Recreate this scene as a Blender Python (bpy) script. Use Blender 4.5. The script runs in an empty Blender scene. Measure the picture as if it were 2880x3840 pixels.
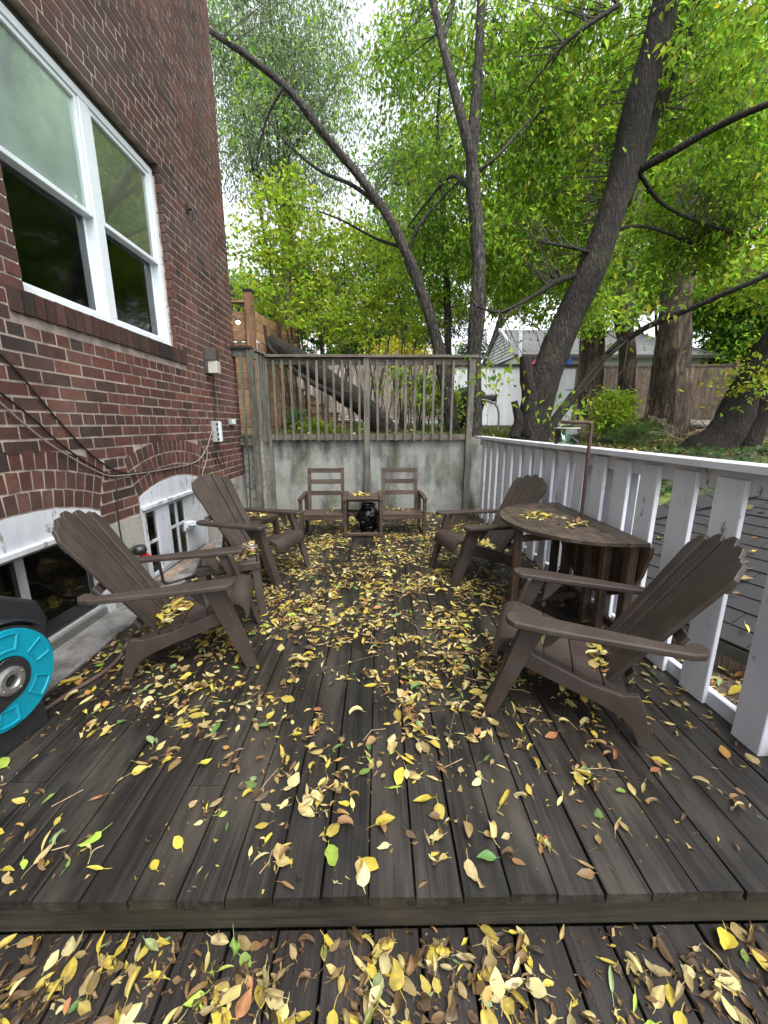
import bpy, bmesh, math, random
import numpy as np
from mathutils import Vector, Matrix, noise
random.seed(7); RNG = np.random.default_rng(7)
SC = bpy.context.scene
COL = SC.collection
R = math.radians
# ------------------------------------------------------------------ camera
CAM_H, FPX, PITCH, YAW = 1.40, 1450.0, R(12.75), R(0.69)
cd = bpy.data.cameras.new('camera'); cam = bpy.data.objects.new('camera', cd); COL.objects.link(cam)
cam.location = (0, 0, CAM_H); cam.rotation_euler = (R(90) - PITCH, 0, -YAW)
cd.sensor_fit = 'VERTICAL'; cd.sensor_height = 36; cd.lens = 36 * FPX / 3840
cd.clip_start = 0.05; cd.clip_end = 500
SC.camera = cam
# ------------------------------------------------------------------ sky, sun, exposure
w = bpy.data.worlds.new('World'); SC.world = w; w.use_nodes = True
wn, wl = w.node_tree.nodes, w.node_tree.links
bg = wn['Background']; sky = wn.new('ShaderNodeTexSky'); sky.sky_type = 'NISHITA'; sky.sun_disc = False
SUN_EL, SUN_AZ = R(62), R(150)            # azimuth clockwise from +Y: high, veiled, behind the camera
sky.sun_elevation = SUN_EL; sky.sun_rotation = SUN_AZ; sky.dust_density = 3.0; sky.ozone_density = 1.0
hs = wn.new('ShaderNodeHueSaturation'); hs.inputs['Saturation'].default_value = 0.22   # high overcast: the blue washed out
wl.new(sky.outputs[0], hs.inputs['Color']); wl.new(hs.outputs[0], bg.inputs['Color'])
bg.inputs['Strength'].default_value = 0.15
sl = bpy.data.lights.new('sun', 'SUN'); sun = bpy.data.objects.new('sun', sl); COL.objects.link(sun)
sl.energy = 0.75; sl.angle = R(35); sl.color = (1.0, 0.97, 0.92)
sd = Vector((math.sin(SUN_AZ) * math.cos(SUN_EL), math.cos(SUN_AZ) * math.cos(SUN_EL), math.sin(SUN_EL)))
sun.rotation_euler = sd.to_track_quat('Z', 'Y').to_euler(); sun.location = sd * 30
SC.view_settings.view_transform = 'Standard'; SC.view_settings.look = 'None'
SC.view_settings.gamma = 1.0; SC.view_settings.use_curve_mapping = False
SC.view_settings.exposure = 1.70
# ------------------------------------------------------------------ helpers: measuring
_cp, _sp, _cy, _sy = math.cos(PITCH), math.sin(PITCH), math.cos(YAW), math.sin(YAW)
FW = np.array([_sy * _cp, _cy * _cp, -_sp]); RT = np.array([_cy, -_sy, 0.0]); UP = np.cross(RT, FW)
EYE = np.array([0, 0, CAM_H])
def ray(x, y): return FW + RT * (x - 1440) / FPX - UP * (y - 1920) / FPX
def atY(x, y, Y): d = ray(x, y); return EYE + d * (Y / d[1])
def atX(x, y, X): d = ray(x, y); return EYE + d * (X / d[0])
def atZ(x, y, z): d = ray(x, y); return EYE + d * ((z - CAM_H) / d[2])
def proj(p):
    q = np.asarray(p, float) - EYE; k = q @ FW
    return 1440 + FPX * (q @ RT) / k, 1920 - FPX * (q @ UP) / k, k
# ------------------------------------------------------------------ helpers: materials
def newmat(name):
    m = bpy.data.materials.new(name); m.use_nodes = True
    return m, m.node_tree.nodes, m.node_tree.links, m.node_tree.nodes['Principled BSDF']
def ramp(n, stops):
    r = n.new('ShaderNodeValToRGB'); e = r.color_ramp.elements
    while len(e) < len(stops): e.new(0.5)
    for i, (p, c) in enumerate(stops): e[i].position = p; e[i].color = (*c, 1)
    return r
def tex_noise(n, l, scale, detail=6, vec=None, rough=0.6):
    t = n.new('ShaderNodeTexNoise'); t.inputs['Scale'].default_value = scale
    t.inputs['Detail'].default_value = detail; t.inputs['Roughness'].default_value = rough
    if vec is not None: l.new(vec, t.inputs['Vector'])
    return t
def mixc(n, l, fac, a, b, mode='MIX'):
    m = n.new('ShaderNodeMix'); m.data_type = 'RGBA'; m.blend_type = mode
    for sock, v in ((m.inputs[0], fac), (m.inputs[6], a), (m.inputs[7], b)):
        if isinstance(v, (int, float)): sock.default_value = v
        elif isinstance(v, tuple): sock.default_value = (*v, 1)
        else: l.new(v, sock)
    return m.outputs[2]
def bump(n, l, p, h, strength, dist=0.01):
    b = n.new('ShaderNodeBump'); b.inputs['Strength'].default_value = strength; b.inputs['Distance'].default_value = dist
    l.new(h, b.inputs['Height']); l.new(b.outputs[0], p.inputs['Normal'])
def coords(n, l, scale=(1, 1, 1), rand=True, world=False):
    tc = n.new('ShaderNodeTexCoord'); mp = n.new('ShaderNodeMapping'); mp.inputs['Scale'].default_value = scale
    if world:
        g = n.new('ShaderNodeNewGeometry'); l.new(g.outputs['Position'], mp.inputs['Vector'])
    else: l.new(tc.outputs['Object'], mp.inputs['Vector'])
    if not rand: return mp.outputs[0]
    oi = n.new('ShaderNodeObjectInfo'); k = n.new('ShaderNodeMath'); k.operation = 'MULTIPLY'; k.inputs[1].default_value = 37.0
    l.new(oi.outputs['Random'], k.inputs[0]); v = n.new('ShaderNodeVectorMath'); v.operation = 'ADD'
    l.new(mp.outputs[0], v.inputs[0]); l.new(k.outputs[0], v.inputs[1])
    return v.outputs[0]
def rnd_tone(n, l, col, lo, hi):
    oi = n.new('ShaderNodeObjectInfo'); mr = n.new('ShaderNodeMapRange')
    mr.inputs[3].default_value = lo; mr.inputs[4].default_value = hi; l.new(oi.outputs['Random'], mr.inputs[0])
    c = n.new('ShaderNodeCombineColor')
    for i in range(3): l.new(mr.outputs[0], c.inputs[i])
    return mixc(n, l, 1.0, col, c.outputs[0], 'MULTIPLY')
def plain(name, col, rough=0.5, nscale=30, var=0.25, bmp=0.15, metal=0.0, spec=0.5, rand=True):
    m, n, l, p = newmat(name); v = coords(n, l, rand=rand); t = tex_noise(n, l, nscale, 6, v)
    a = tuple(c * (1 - var) for c in col); b = tuple(min(1, c * (1 + var)) for c in col)
    r = ramp(n, [(0.3, a), (0.7, b)]); l.new(t.outputs[0], r.inputs[0]); l.new(r.outputs[0], p.inputs['Base Color'])
    p.inputs['Roughness'].default_value = rough; p.inputs['Metallic'].default_value = metal; p.inputs['Specular IOR Level'].default_value = spec
    if bmp: bump(n, l, p, t.outputs[0], bmp, 0.004)
    return m
def wood(name, c1, c2, axis=1, rough=0.7, tone=(0.75, 1.2), stain=None, bmp=0.35, spec=0.4, fine=26, grain=0.8):
    m, n, l, p = newmat(name); s = [fine] * 3; s[axis] = 1.3
    v = coords(n, l, tuple(s)); t = tex_noise(n, l, 1.0, 8, v, 0.65)
    s2 = [fine * 4] * 3; s2[axis] = 3.0; v2 = coords(n, l, tuple(s2)); t2 = tex_noise(n, l, 1.0, 3, v2)
    r = ramp(n, [(0.32, c1), (0.72, c2)]); l.new(t.outputs[0], r.inputs[0])
    col = rnd_tone(n, l, r.outputs[0], *tone)
    r2 = ramp(n, [(0.34, (0.42,) * 3), (0.5, (0.95,) * 3), (0.7, (1.55, 1.5, 1.4))]); l.new(t2.outputs[0], r2.inputs[0])
    col = mixc(n, l, grain, col, r2.outputs[0], 'MULTIPLY')
    s4 = [95] * 3; s4[axis] = 1.1; t4 = tex_noise(n, l, 1.0, 2, coords(n, l, tuple(s4))); r4 = ramp(n, [(0.30, (0.25,) * 3), (0.37, (1.0,) * 3)]); l.new(t4.outputs[0], r4.inputs[0]); col = mixc(n, l, grain, col, r4.outputs[0], 'MULTIPLY')
    t5 = tex_noise(n, l, 5.0, 7, coords(n, l, (1, 1, 1))); r5 = ramp(n, [(0.32, (0.55,) * 3), (0.68, (1.4,) * 3)]); l.new(t5.outputs[0], r5.inputs[0]); col = mixc(n, l, grain, col, r5.outputs[0], 'MULTIPLY')
    if stain:
        s3 = [4.5] * 3; s3[axis] = 1.3; sv = coords(n, l, tuple(s3), rand=False, world=True); st = tex_noise(n, l, 1.0, 5, sv)
        rr = ramp(n, [(0.5, (0, 0, 0)), (0.68, (1, 1, 1))]); l.new(st.outputs[0], rr.inputs[0])
        col = mixc(n, l, rr.outputs[0], col, stain)
    l.new(col, p.inputs['Base Color']); p.inputs['Specular IOR Level'].default_value = spec
    wt = tex_noise(n, l, 1.0, 4, coords(n, l, (2.5, 2.5, 2.5), rand=False, world=True)); wr = n.new('ShaderNodeMapRange'); wr.inputs[1].default_value = .3; wr.inputs[2].default_value = .7; wr.inputs[3].default_value = rough - .15; wr.inputs[4].default_value = min(1, rough + .15); l.new(wt.outputs[0], wr.inputs[0]); l.new(wr.outputs[0], p.inputs['Roughness'])
    bump(n, l, p, t2.outputs[0], bmp, 0.004)
    return m
def peeling(name, paint=(0.74, 0.76, 0.82), under=(0.22, 0.2, 0.18), amount=0.34, rough=0.55, tone=(0.9, 1.05)):
    m, n, l, p = newmat(name); v = coords(n, l, (7, 7, 3.0)); t = tex_noise(n, l, 1.6, 9, v, 0.72)
    r = ramp(n, [(amount - 0.02, under), (amount + 0.02, paint)]); l.new(t.outputs[0], r.inputs[0])
    v2 = coords(n, l, (3, 3, 1)); t2 = tex_noise(n, l, 2.0, 5, v2); r2 = ramp(n, [(0.3, (0.8, 0.8, 0.8)), (0.65, (1, 1, 1))]); l.new(t2.outputs[0], r2.inputs[0])
    col = mixc(n, l, 1.0, r.outputs[0], r2.outputs[0], 'MULTIPLY'); col = rnd_tone(n, l, col, *tone)
    l.new(col, p.inputs['Base Color']); p.inputs['Roughness'].default_value = rough; bump(n, l, p, t.outputs[0], 0.2, 0.004)
    return m
def leafmat(name, trans=0.4, rough=0.5, attr='Col', bri=1.0):
    m, n, l, p = newmat(name); a = n.new('ShaderNodeAttribute'); a.attribute_name = attr
    l.new(a.outputs['Color'], p.inputs['Base Color']); p.inputs['Roughness'].default_value = rough; p.inputs['Specular IOR Level'].default_value = 0.35
    tr = n.new('ShaderNodeBsdfTranslucent'); l.new(a.outputs['Color'], tr.inputs['Color'])
    mx = n.new('ShaderNodeMixShader'); mx.inputs[0].default_value = trans
    l.new(p.outputs[0], mx.inputs[1]); l.new(tr.outputs[0], mx.inputs[2]); l.new(mx.outputs[0], n['Material Output'].inputs[0])
    return m
def bark(name, c1, c2, zs=2.5, fs=14, bmp=1.0):
    m, n, l, p = newmat(name); v0 = coords(n, l, (1, 1, 1)); wn_ = tex_noise(n, l, 5, 4, v0)
    vm = n.new('ShaderNodeVectorMath'); vm.operation = 'SCALE'; vm.inputs[3].default_value = 0.12; l.new(wn_.outputs['Color'], vm.inputs[0])
    va = n.new('ShaderNodeVectorMath'); va.operation = 'ADD'; l.new(v0, va.inputs[0]); l.new(vm.outputs[0], va.inputs[1])
    mp = n.new('ShaderNodeMapping'); mp.inputs['Scale'].default_value = (fs, fs, zs); l.new(va.outputs[0], mp.inputs['Vector'])
    vo = n.new('ShaderNodeTexVoronoi'); vo.feature = 'DISTANCE_TO_EDGE'; vo.inputs['Scale'].default_value = 1.0; l.new(mp.outputs[0], vo.inputs['Vector'])
    t = tex_noise(n, l, 1.6, 8, mp.outputs[0], 0.7); mu = n.new('ShaderNodeMath'); mu.operation = 'MULTIPLY_ADD'; l.new(vo.outputs['Distance'], mu.inputs[0]); mu.inputs[1].default_value = 1.5; l.new(t.outputs[0], mu.inputs[2])
    r = ramp(n, [(0.42, c1), (0.95, c2)]); l.new(mu.outputs[0], r.inputs[0])
    t2 = tex_noise(n, l, 2.2, 5, v0); r2 = ramp(n, [(0.35, (0.55, 0.55, 0.52)), (0.65, (1.2, 1.2, 1.12))]); l.new(t2.outputs[0], r2.inputs[0])
    col = mixc(n, l, 1.0, r.outputs[0], r2.outputs[0], 'MULTIPLY')
    t3 = tex_noise(n, l, 3.1, 6, v0); r3 = ramp(n, [(0.58, (0, 0, 0)), (0.72, (0.35,) * 3)]); l.new(t3.outputs[0], r3.inputs[0]); col = mixc(n, l, r3.outputs[0], col, (0.05, 0.06, 0.025))
    l.new(col, p.inputs['Base Color']); p.inputs['Roughness'].default_value = 0.9; bump(n, l, p, mu.outputs[0], bmp, 0.03)
    return m
def brickmat(name, attr, mul=(1, 1, 1)):
    m, n, l, p = newmat(name)
    if attr: s = n.new('ShaderNodeAttribute'); s.attribute_name = 'rnd'; rv = s.outputs['Fac']
    else: s = n.new('ShaderNodeObjectInfo'); rv = s.outputs['Random']
    r = ramp(n, [(0.0, (0.036, 0.022, 0.019)), (0.2, (0.074, 0.030, 0.024)), (0.4, (0.054, 0.033, 0.026)), (0.6, (0.084, 0.033, 0.027)), (0.78, (0.022, 0.017, 0.016)), (0.92, (0.100, 0.048, 0.038))])
    for e_ in r.color_ramp.elements: e_.color = (*[c * k_ for c, k_ in zip(e_.color[:3], mul)], 1)
    l.new(rv, r.inputs[0])
    g = coords(n, l, (1, 1, 1), rand=False, world=True); t = tex_noise(n, l, 22, 7, g, 0.7)
    mp = coords(n, l, (60, 40, 220), rand=False, world=True); t2 = tex_noise(n, l, 1.0, 3, mp)
    r2 = ramp(n, [(0.3, (0.62, 0.62, 0.62)), (0.7, (1.3, 1.25, 1.2))]); l.new(t.outputs[0], r2.inputs[0])
    col = mixc(n, l, 1.0, r.outputs[0], r2.outputs[0], 'MULTIPLY')
    big = tex_noise(n, l, 1.3, 4, g); r3 = ramp(n, [(0.52, (0, 0, 0)), (0.75, (0.45,) * 3)]); l.new(big.outputs[0], r3.inputs[0])
    col = mixc(n, l, r3.outputs[0], col, (0.16, 0.125, 0.11))
    dk = tex_noise(n, l, 0.9, 6, coords(n, l, (1, 1, .45), rand=False, world=True)); r4 = ramp(n, [(0.35, (0.5,) * 3), (0.62, (1.1,) * 3)]); l.new(dk.outputs[0], r4.inputs[0]); col = mixc(n, l, 1.0, col, r4.outputs[0], 'MULTIPLY')
    l.new(col, p.inputs['Base Color']); p.inputs['Roughness'].default_value = 0.8; bump(n, l, p, t2.outputs[0], 0.4, 0.003)
    return m
def concrete(name, base, dark, green=None, rough=0.85, vs=(1.2, 1.2, 0.35)):
    m, n, l, p = newmat(name); v = coords(n, l, vs, rand=False, world=True)
    t = tex_noise(n, l, 2.6, 8, v, 0.62); r = ramp(n, [(0.38, dark), (0.54, base), (0.75, tuple(c * 1.25 for c in base))]); l.new(t.outputs[0], r.inputs[0])
    col = r.outputs[0]
    v2 = coords(n, l, (1, 1, 1), rand=False, world=True); t2 = tex_noise(n, l, 38, 8, v2, 0.7)
    r2 = ramp(n, [(0.3, (0.72,) * 3), (0.7, (1.15,) * 3)]); l.new(t2.outputs[0], r2.inputs[0]); col = mixc(n, l, 1.0, col, r2.outputs[0], 'MULTIPLY')
    if green:
        t3 = tex_noise(n, l, 1.5, 6, coords(n, l, (1, 1, 0.8), rand=False, world=True)); r3 = ramp(n, [(0.5, (0, 0, 0)), (0.66, (0.75,) * 3)]); l.new(t3.outputs[0], r3.inputs[0])
        col = mixc(n, l, r3.outputs[0], col, green)
    l.new(col, p.inputs['Base Color']); p.inputs['Roughness'].default_value = rough; bump(n, l, p, t2.outputs[0], 0.5, 0.006)
    return m
def glassmat(name, tint, refl=0.35, rough=0.02):
    m, n, l, p = newmat(name); n.remove(p)
    g = n.new('ShaderNodeBsdfGlossy'); g.inputs['Roughness'].default_value = rough; g.inputs['Color'].default_value = (0.9, 0.95, 0.95, 1)
    t = n.new('ShaderNodeBsdfTransparent'); t.inputs['Color'].default_value = (*tint, 1)
    fr = n.new('ShaderNodeFresnel'); fr.inputs['IOR'].default_value = 1.5
    ad = n.new('ShaderNodeMath'); ad.operation = 'ADD'; ad.use_clamp = True; ad.inputs[1].default_value = refl; l.new(fr.outputs[0], ad.inputs[0])
    mx = n.new('ShaderNodeMixShader'); l.new(ad.outputs[0], mx.inputs[0]); l.new(t.outputs[0], mx.inputs[1]); l.new(g.outputs[0], mx.inputs[2])
    l.new(mx.outputs[0], n['Material Output'].inputs[0]); return m
def fog_reflect_glass(name, col, amt, refl):
    m = glassmat(name, (0.8, 0.86, 0.84), refl); n, l = m.node_tree.nodes, m.node_tree.links
    d = n.new('ShaderNodeBsdfDiffuse'); v = coords(n, l, (1.2, 1.2, 1.2), rand=False, world=True); t = tex_noise(n, l, 1.0, 3, v); r = ramp(n, [(0.35, tuple(c * .55 for c in col)), (0.65, col)]); l.new(t.outputs[0], r.inputs[0]); l.new(r.outputs[0], d.inputs['Color'])
    o = n['Material Output']; src = o.inputs[0].links[0].from_socket; mx = n.new('ShaderNodeMixShader'); mx.inputs[0].default_value = amt; l.new(src, mx.inputs[1]); l.new(d.outputs[0], mx.inputs[2]); l.new(mx.outputs[0], o.inputs[0]); return m
def resin(name):
    m, n, l, p = newmat(name); v = coords(n, l); t = tex_noise(n, l, 240, 4, v); big = tex_noise(n, l, 5.5, 6, v, .65)
    r = ramp(n, [(0.3, (0.026, 0.0175, 0.0135)), (0.7, (0.042, 0.030, 0.0235))]); l.new(t.outputs[0], r.inputs[0])
    r2 = ramp(n, [(0.42, (0, 0, 0)), (0.75, (0.6,) * 3)]); l.new(big.outputs[0], r2.inputs[0]); col = mixc(n, l, r2.outputs[0], r.outputs[0], (0.070, 0.056, 0.046))
    sp = tex_noise(n, l, 90, 2, v); r3 = ramp(n, [(0.69, (0, 0, 0)), (0.73, (0.5,) * 3)]); l.new(sp.outputs[0], r3.inputs[0]); col = mixc(n, l, r3.outputs[0], col, (0.11, 0.10, 0.08))
    l.new(col, p.inputs['Base Color']); q = n.new('ShaderNodeMapRange'); q.inputs[3].default_value = .34; q.inputs[4].default_value = .68; l.new(big.outputs[0], q.inputs[0]); l.new(q.outputs[0], p.inputs['Roughness']); bump(n, l, p, t.outputs[0], .25, .003); return m
M = dict(
    deck=wood('deck wood', (0.0075, 0.0065, 0.0056), (0.034, 0.029, 0.024), 1, 0.48, (0.65, 1.25), stain=(0.050, 0.043, 0.034)),
    deck2=wood('lower deck wood', (0.010, 0.008, 0.007), (0.034, 0.027, 0.023), 1, 0.6, (0.7, 1.2)),
    fascia=wood('mossy fascia wood', (0.010, 0.009, 0.006), (0.042, 0.033, 0.021), 0, 0.8, stain=(0.026, 0.027, 0.012)),
    grey=wood('weathered grey wood', (0.075, 0.072, 0.060), (0.17, 0.16, 0.135), 2, 0.85, (0.75, 1.2), stain=(0.13, 0.14, 0.10)),
    grey_h=wood('weathered grey rail wood', (0.085, 0.075, 0.062), (0.18, 0.155, 0.13), 0, 0.85, (0.8, 1.15), stain=(0.11, 0.10, 0.075)),
    oldf=wood('old fence wood', (0.13, 0.095, 0.072), (0.27, 0.21, 0.17), 2, 0.85, (0.7, 1.2)),
    oldf2=wood('pinkish fence wood', (0.25, 0.19, 0.17), (0.42, 0.34, 0.31), 2, 0.85, (0.8, 1.15)),
    cedar=wood('new cedar', (0.26, 0.15, 0.08), (0.42, 0.26, 0.15), 0, 0.7, (0.75, 1.2)),
    cedar_v=wood('new cedar upright', (0.19, 0.11, 0.06), (0.32, 0.19, 0.11), 2, 0.7, (0.85, 1.15)),
    stair=wood('orange stair wood', (0.26, 0.15, 0.085), (0.42, 0.27, 0.165), 0, 0.7, grain=0.5),
    bench=wood('brown bench wood', (0.034, 0.022, 0.015), (0.090, 0.060, 0.042), 0, 0.65, (0.8, 1.2)),
    table=wood('dark teak', (0.030, 0.021, 0.015), (0.088, 0.066, 0.048), 1, 0.6, (0.8, 1.2)),
    table_v=wood('dark teak upright', (0.045, 0.026, 0.018), (0.10, 0.066, 0.046), 2, 0.6, (0.8, 1.2)),
    white=peeling('white fence paint', (0.64, 0.66, 0.71), (0.20, 0.19, 0.17), 0.365),
    white2=peeling('peeling window paint', (0.55, 0.58, 0.62), (0.25, 0.24, 0.22), 0.40),
    vinyl=plain('white vinyl', (0.66, 0.72, 0.76), 0.4, 8, 0.05, 0.05),
    shed=wood('white shed boards', (0.72, 0.74, 0.80), (0.82, 0.84, 0.90), 2, 0.6, (0.93, 1.03), bmp=0.1, grain=0.12),
    siding=wood('white siding', (0.66, 0.68, 0.70), (0.76, 0.78, 0.80), 0, 0.6, (0.93, 1.03), bmp=0.1, grain=0.12),
    plastic=resin('brown resin'),
    blackpl=plain('black plastic', (0.018, 0.019, 0.021), 0.4, 60, 0.3, 0.2),
    blackgl=plain('black glazed ceramic', (0.006, 0.006, 0.008), 0.12, 20, 0.2, 0.05),
    teal=plain('teal plastic', (0.0, 0.23, 0.32), 0.42, 40, 0.08, 0.06),
    metal=plain('dull steel', (0.32, 0.31, 0.30), 0.45, 60, 0.2, 0.1, 0.8),
    rust=plain('rusty iron', (0.075, 0.042, 0.030), 0.75, 90, 0.4, 0.4, 0.2),
    lampbr=plain('brown lamp metal', (0.055, 0.045, 0.040), 0.5, 40, 0.2, 0.1),
    frost=plain('frosted lamp lens', (0.42, 0.42, 0.36), 0.3, 40, 0.15, 0.3),
    boxgrey=plain('grey box plastic', (0.30, 0.32, 0.31), 0.5, 30, 0.1, 0.05),
    red=plain('red plastic', (0.55, 0.03, 0.025), 0.4, 30, 0.1, 0.05),
    yellow=plain('yellow plastic', (0.6, 0.42, 0.05), 0.4, 30, 0.1, 0.05),
    blue=plain('blue tarp', (0.01, 0.12, 0.65), 0.5, 6, 0.15, 0.1),
    redtarp=plain('red tarp', (0.65, 0.03, 0.05), 0.5, 6, 0.15, 0.1),
    cableblk=plain('black cable', (0.014, 0.011, 0.011), 0.5, 40, 0.2, 0),
    cablewht=plain('dirty white cable', (0.21, 0.185, 0.165), 0.6, 60, 0.3, 0),
    hose=plain('brown hose', (0.085, 0.052, 0.045), 0.45, 60, 0.25, 0.1),
    hosegr=plain('dark green hose', (0.025, 0.032, 0.022), 0.5, 60, 0.25, 0.1),
    sillb=brickmat('weathered sill brick', False, (.7, .66, .64)), foggy=fog_reflect_glass('fogged window glass', (0.66, 0.84, 0.76), 0.42, 0.30), hazy=fog_reflect_glass('reflection tinted window glass', (0.55, 0.62, 0.42), 0.16, 0.24),  # hazy pane: reflected trees put in as a yellow-green diffuse tint
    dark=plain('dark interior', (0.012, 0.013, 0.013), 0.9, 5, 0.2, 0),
    curtain=plain('pale curtain', (0.70, 0.80, 0.76), 0.9, 4, 0.1, 0),
    blind=plain('blind slat', (0.80, 0.82, 0.76), 0.7, 4, 0.05, 0),
    room=plain('painted room wall', (0.26, 0.29, 0.26), 0.9, 4, 0.1, 0),
    screen=plain('insect screen', (0.016, 0.018, 0.019), 0.55, 300, 0.3, 0.1),
    mortar=plain('mortar', (0.31, 0.255, 0.22), 0.95, 9, 0.45, 0.5, rand=False),
    found=concrete('foundation parging', (0.30, 0.29, 0.25), (0.17, 0.16, 0.14)),
    ledge=concrete('ledge concrete', (0.19, 0.185, 0.18), (0.085, 0.082, 0.078), vs=(2, 2, 2)),
    wall=concrete('stained retaining concrete', (0.25, 0.26, 0.24), (0.055, 0.056, 0.050), (0.065, 0.085, 0.025)),
    pebble=concrete('rough pebble concrete', (0.22, 0.22, 0.20), (0.10, 0.10, 0.09), vs=(9, 9, 9)),
    brick_i=brickmat('brick single', False, (1.45, 1.22, 1.10)), brick_j=brickmat('brick run', True, (1.45, 1.22, 1.10)),
    bark1=bark('grey ridged bark', (0.006, 0.005, 0.0045), (0.10, 0.088, 0.078), 4.0, 24, 1.0),
    bark2=bark('dark bark', (0.004, 0.003, 0.0025), (0.036, 0.026, 0.020), 4.5, 22, 1.0),
    bark3=bark('brown fibrous bark', (0.016, 0.011, 0.008), (0.13, 0.094, 0.072), 1.2, 9),
    twig=bark('twig bark', (0.03, 0.024, 0.018), (0.085, 0.07, 0.055), 4, 30, 0.3),
    leaf=leafmat('tree leaves', 0.64), litter=leafmat('fallen leaf', 0.18, 0.5),
    glass=glassmat('window glass', (0.80, 0.86, 0.84), 0.22), glassdk=glassmat('dirty window glass', (0.55, 0.58, 0.56), 0.05, 0.06),
    jar=glassmat('jar glass', (0.72, 0.84, 0.78), 0.06, 0.05),
    shingle=plain('dark shingle', (0.022, 0.021, 0.022), 0.85, 180, 0.45, 0.5), shingle_g=plain('grey shingle', (0.27, 0.275, 0.285), 0.9, 9, 0.3, 0.3),
    soil=plain('soil and litter', (0.075, 0.055, 0.038), 0.95, 16, 0.5, 0.6, rand=False),
    stem=plain('dry stem', (0.34, 0.24, 0.14), 0.8, 40, 0.3, 0), log=bark('log bark', (0.10, 0.09, 0.08), (0.30, 0.28, 0.25)))
def groundmat():
    m, n, l, p = newmat('yard ground'); v = coords(n, l, rand=False, world=True)
    t = tex_noise(n, l, 1.1, 7, v); r = ramp(n, [(0.38, (0.05, 0.04, 0.028)), (0.5, (0.06, 0.085, 0.025)), (0.66, (0.12, 0.17, 0.035))]); l.new(t.outputs[0], r.inputs[0])
    t2 = tex_noise(n, l, 45, 5, v); r2 = ramp(n, [(0.3, (0.5,) * 3), (0.7, (1.4,) * 3)]); l.new(t2.outputs[0], r2.inputs[0])
    l.new(mixc(n, l, 1.0, r.outputs[0], r2.outputs[0], 'MULTIPLY'), p.inputs['Base Color']); p.inputs['Roughness'].default_value = 0.95
    bump(n, l, p, t2.outputs[0], 0.8, 0.04); return m
M['ground'] = groundmat()
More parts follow.
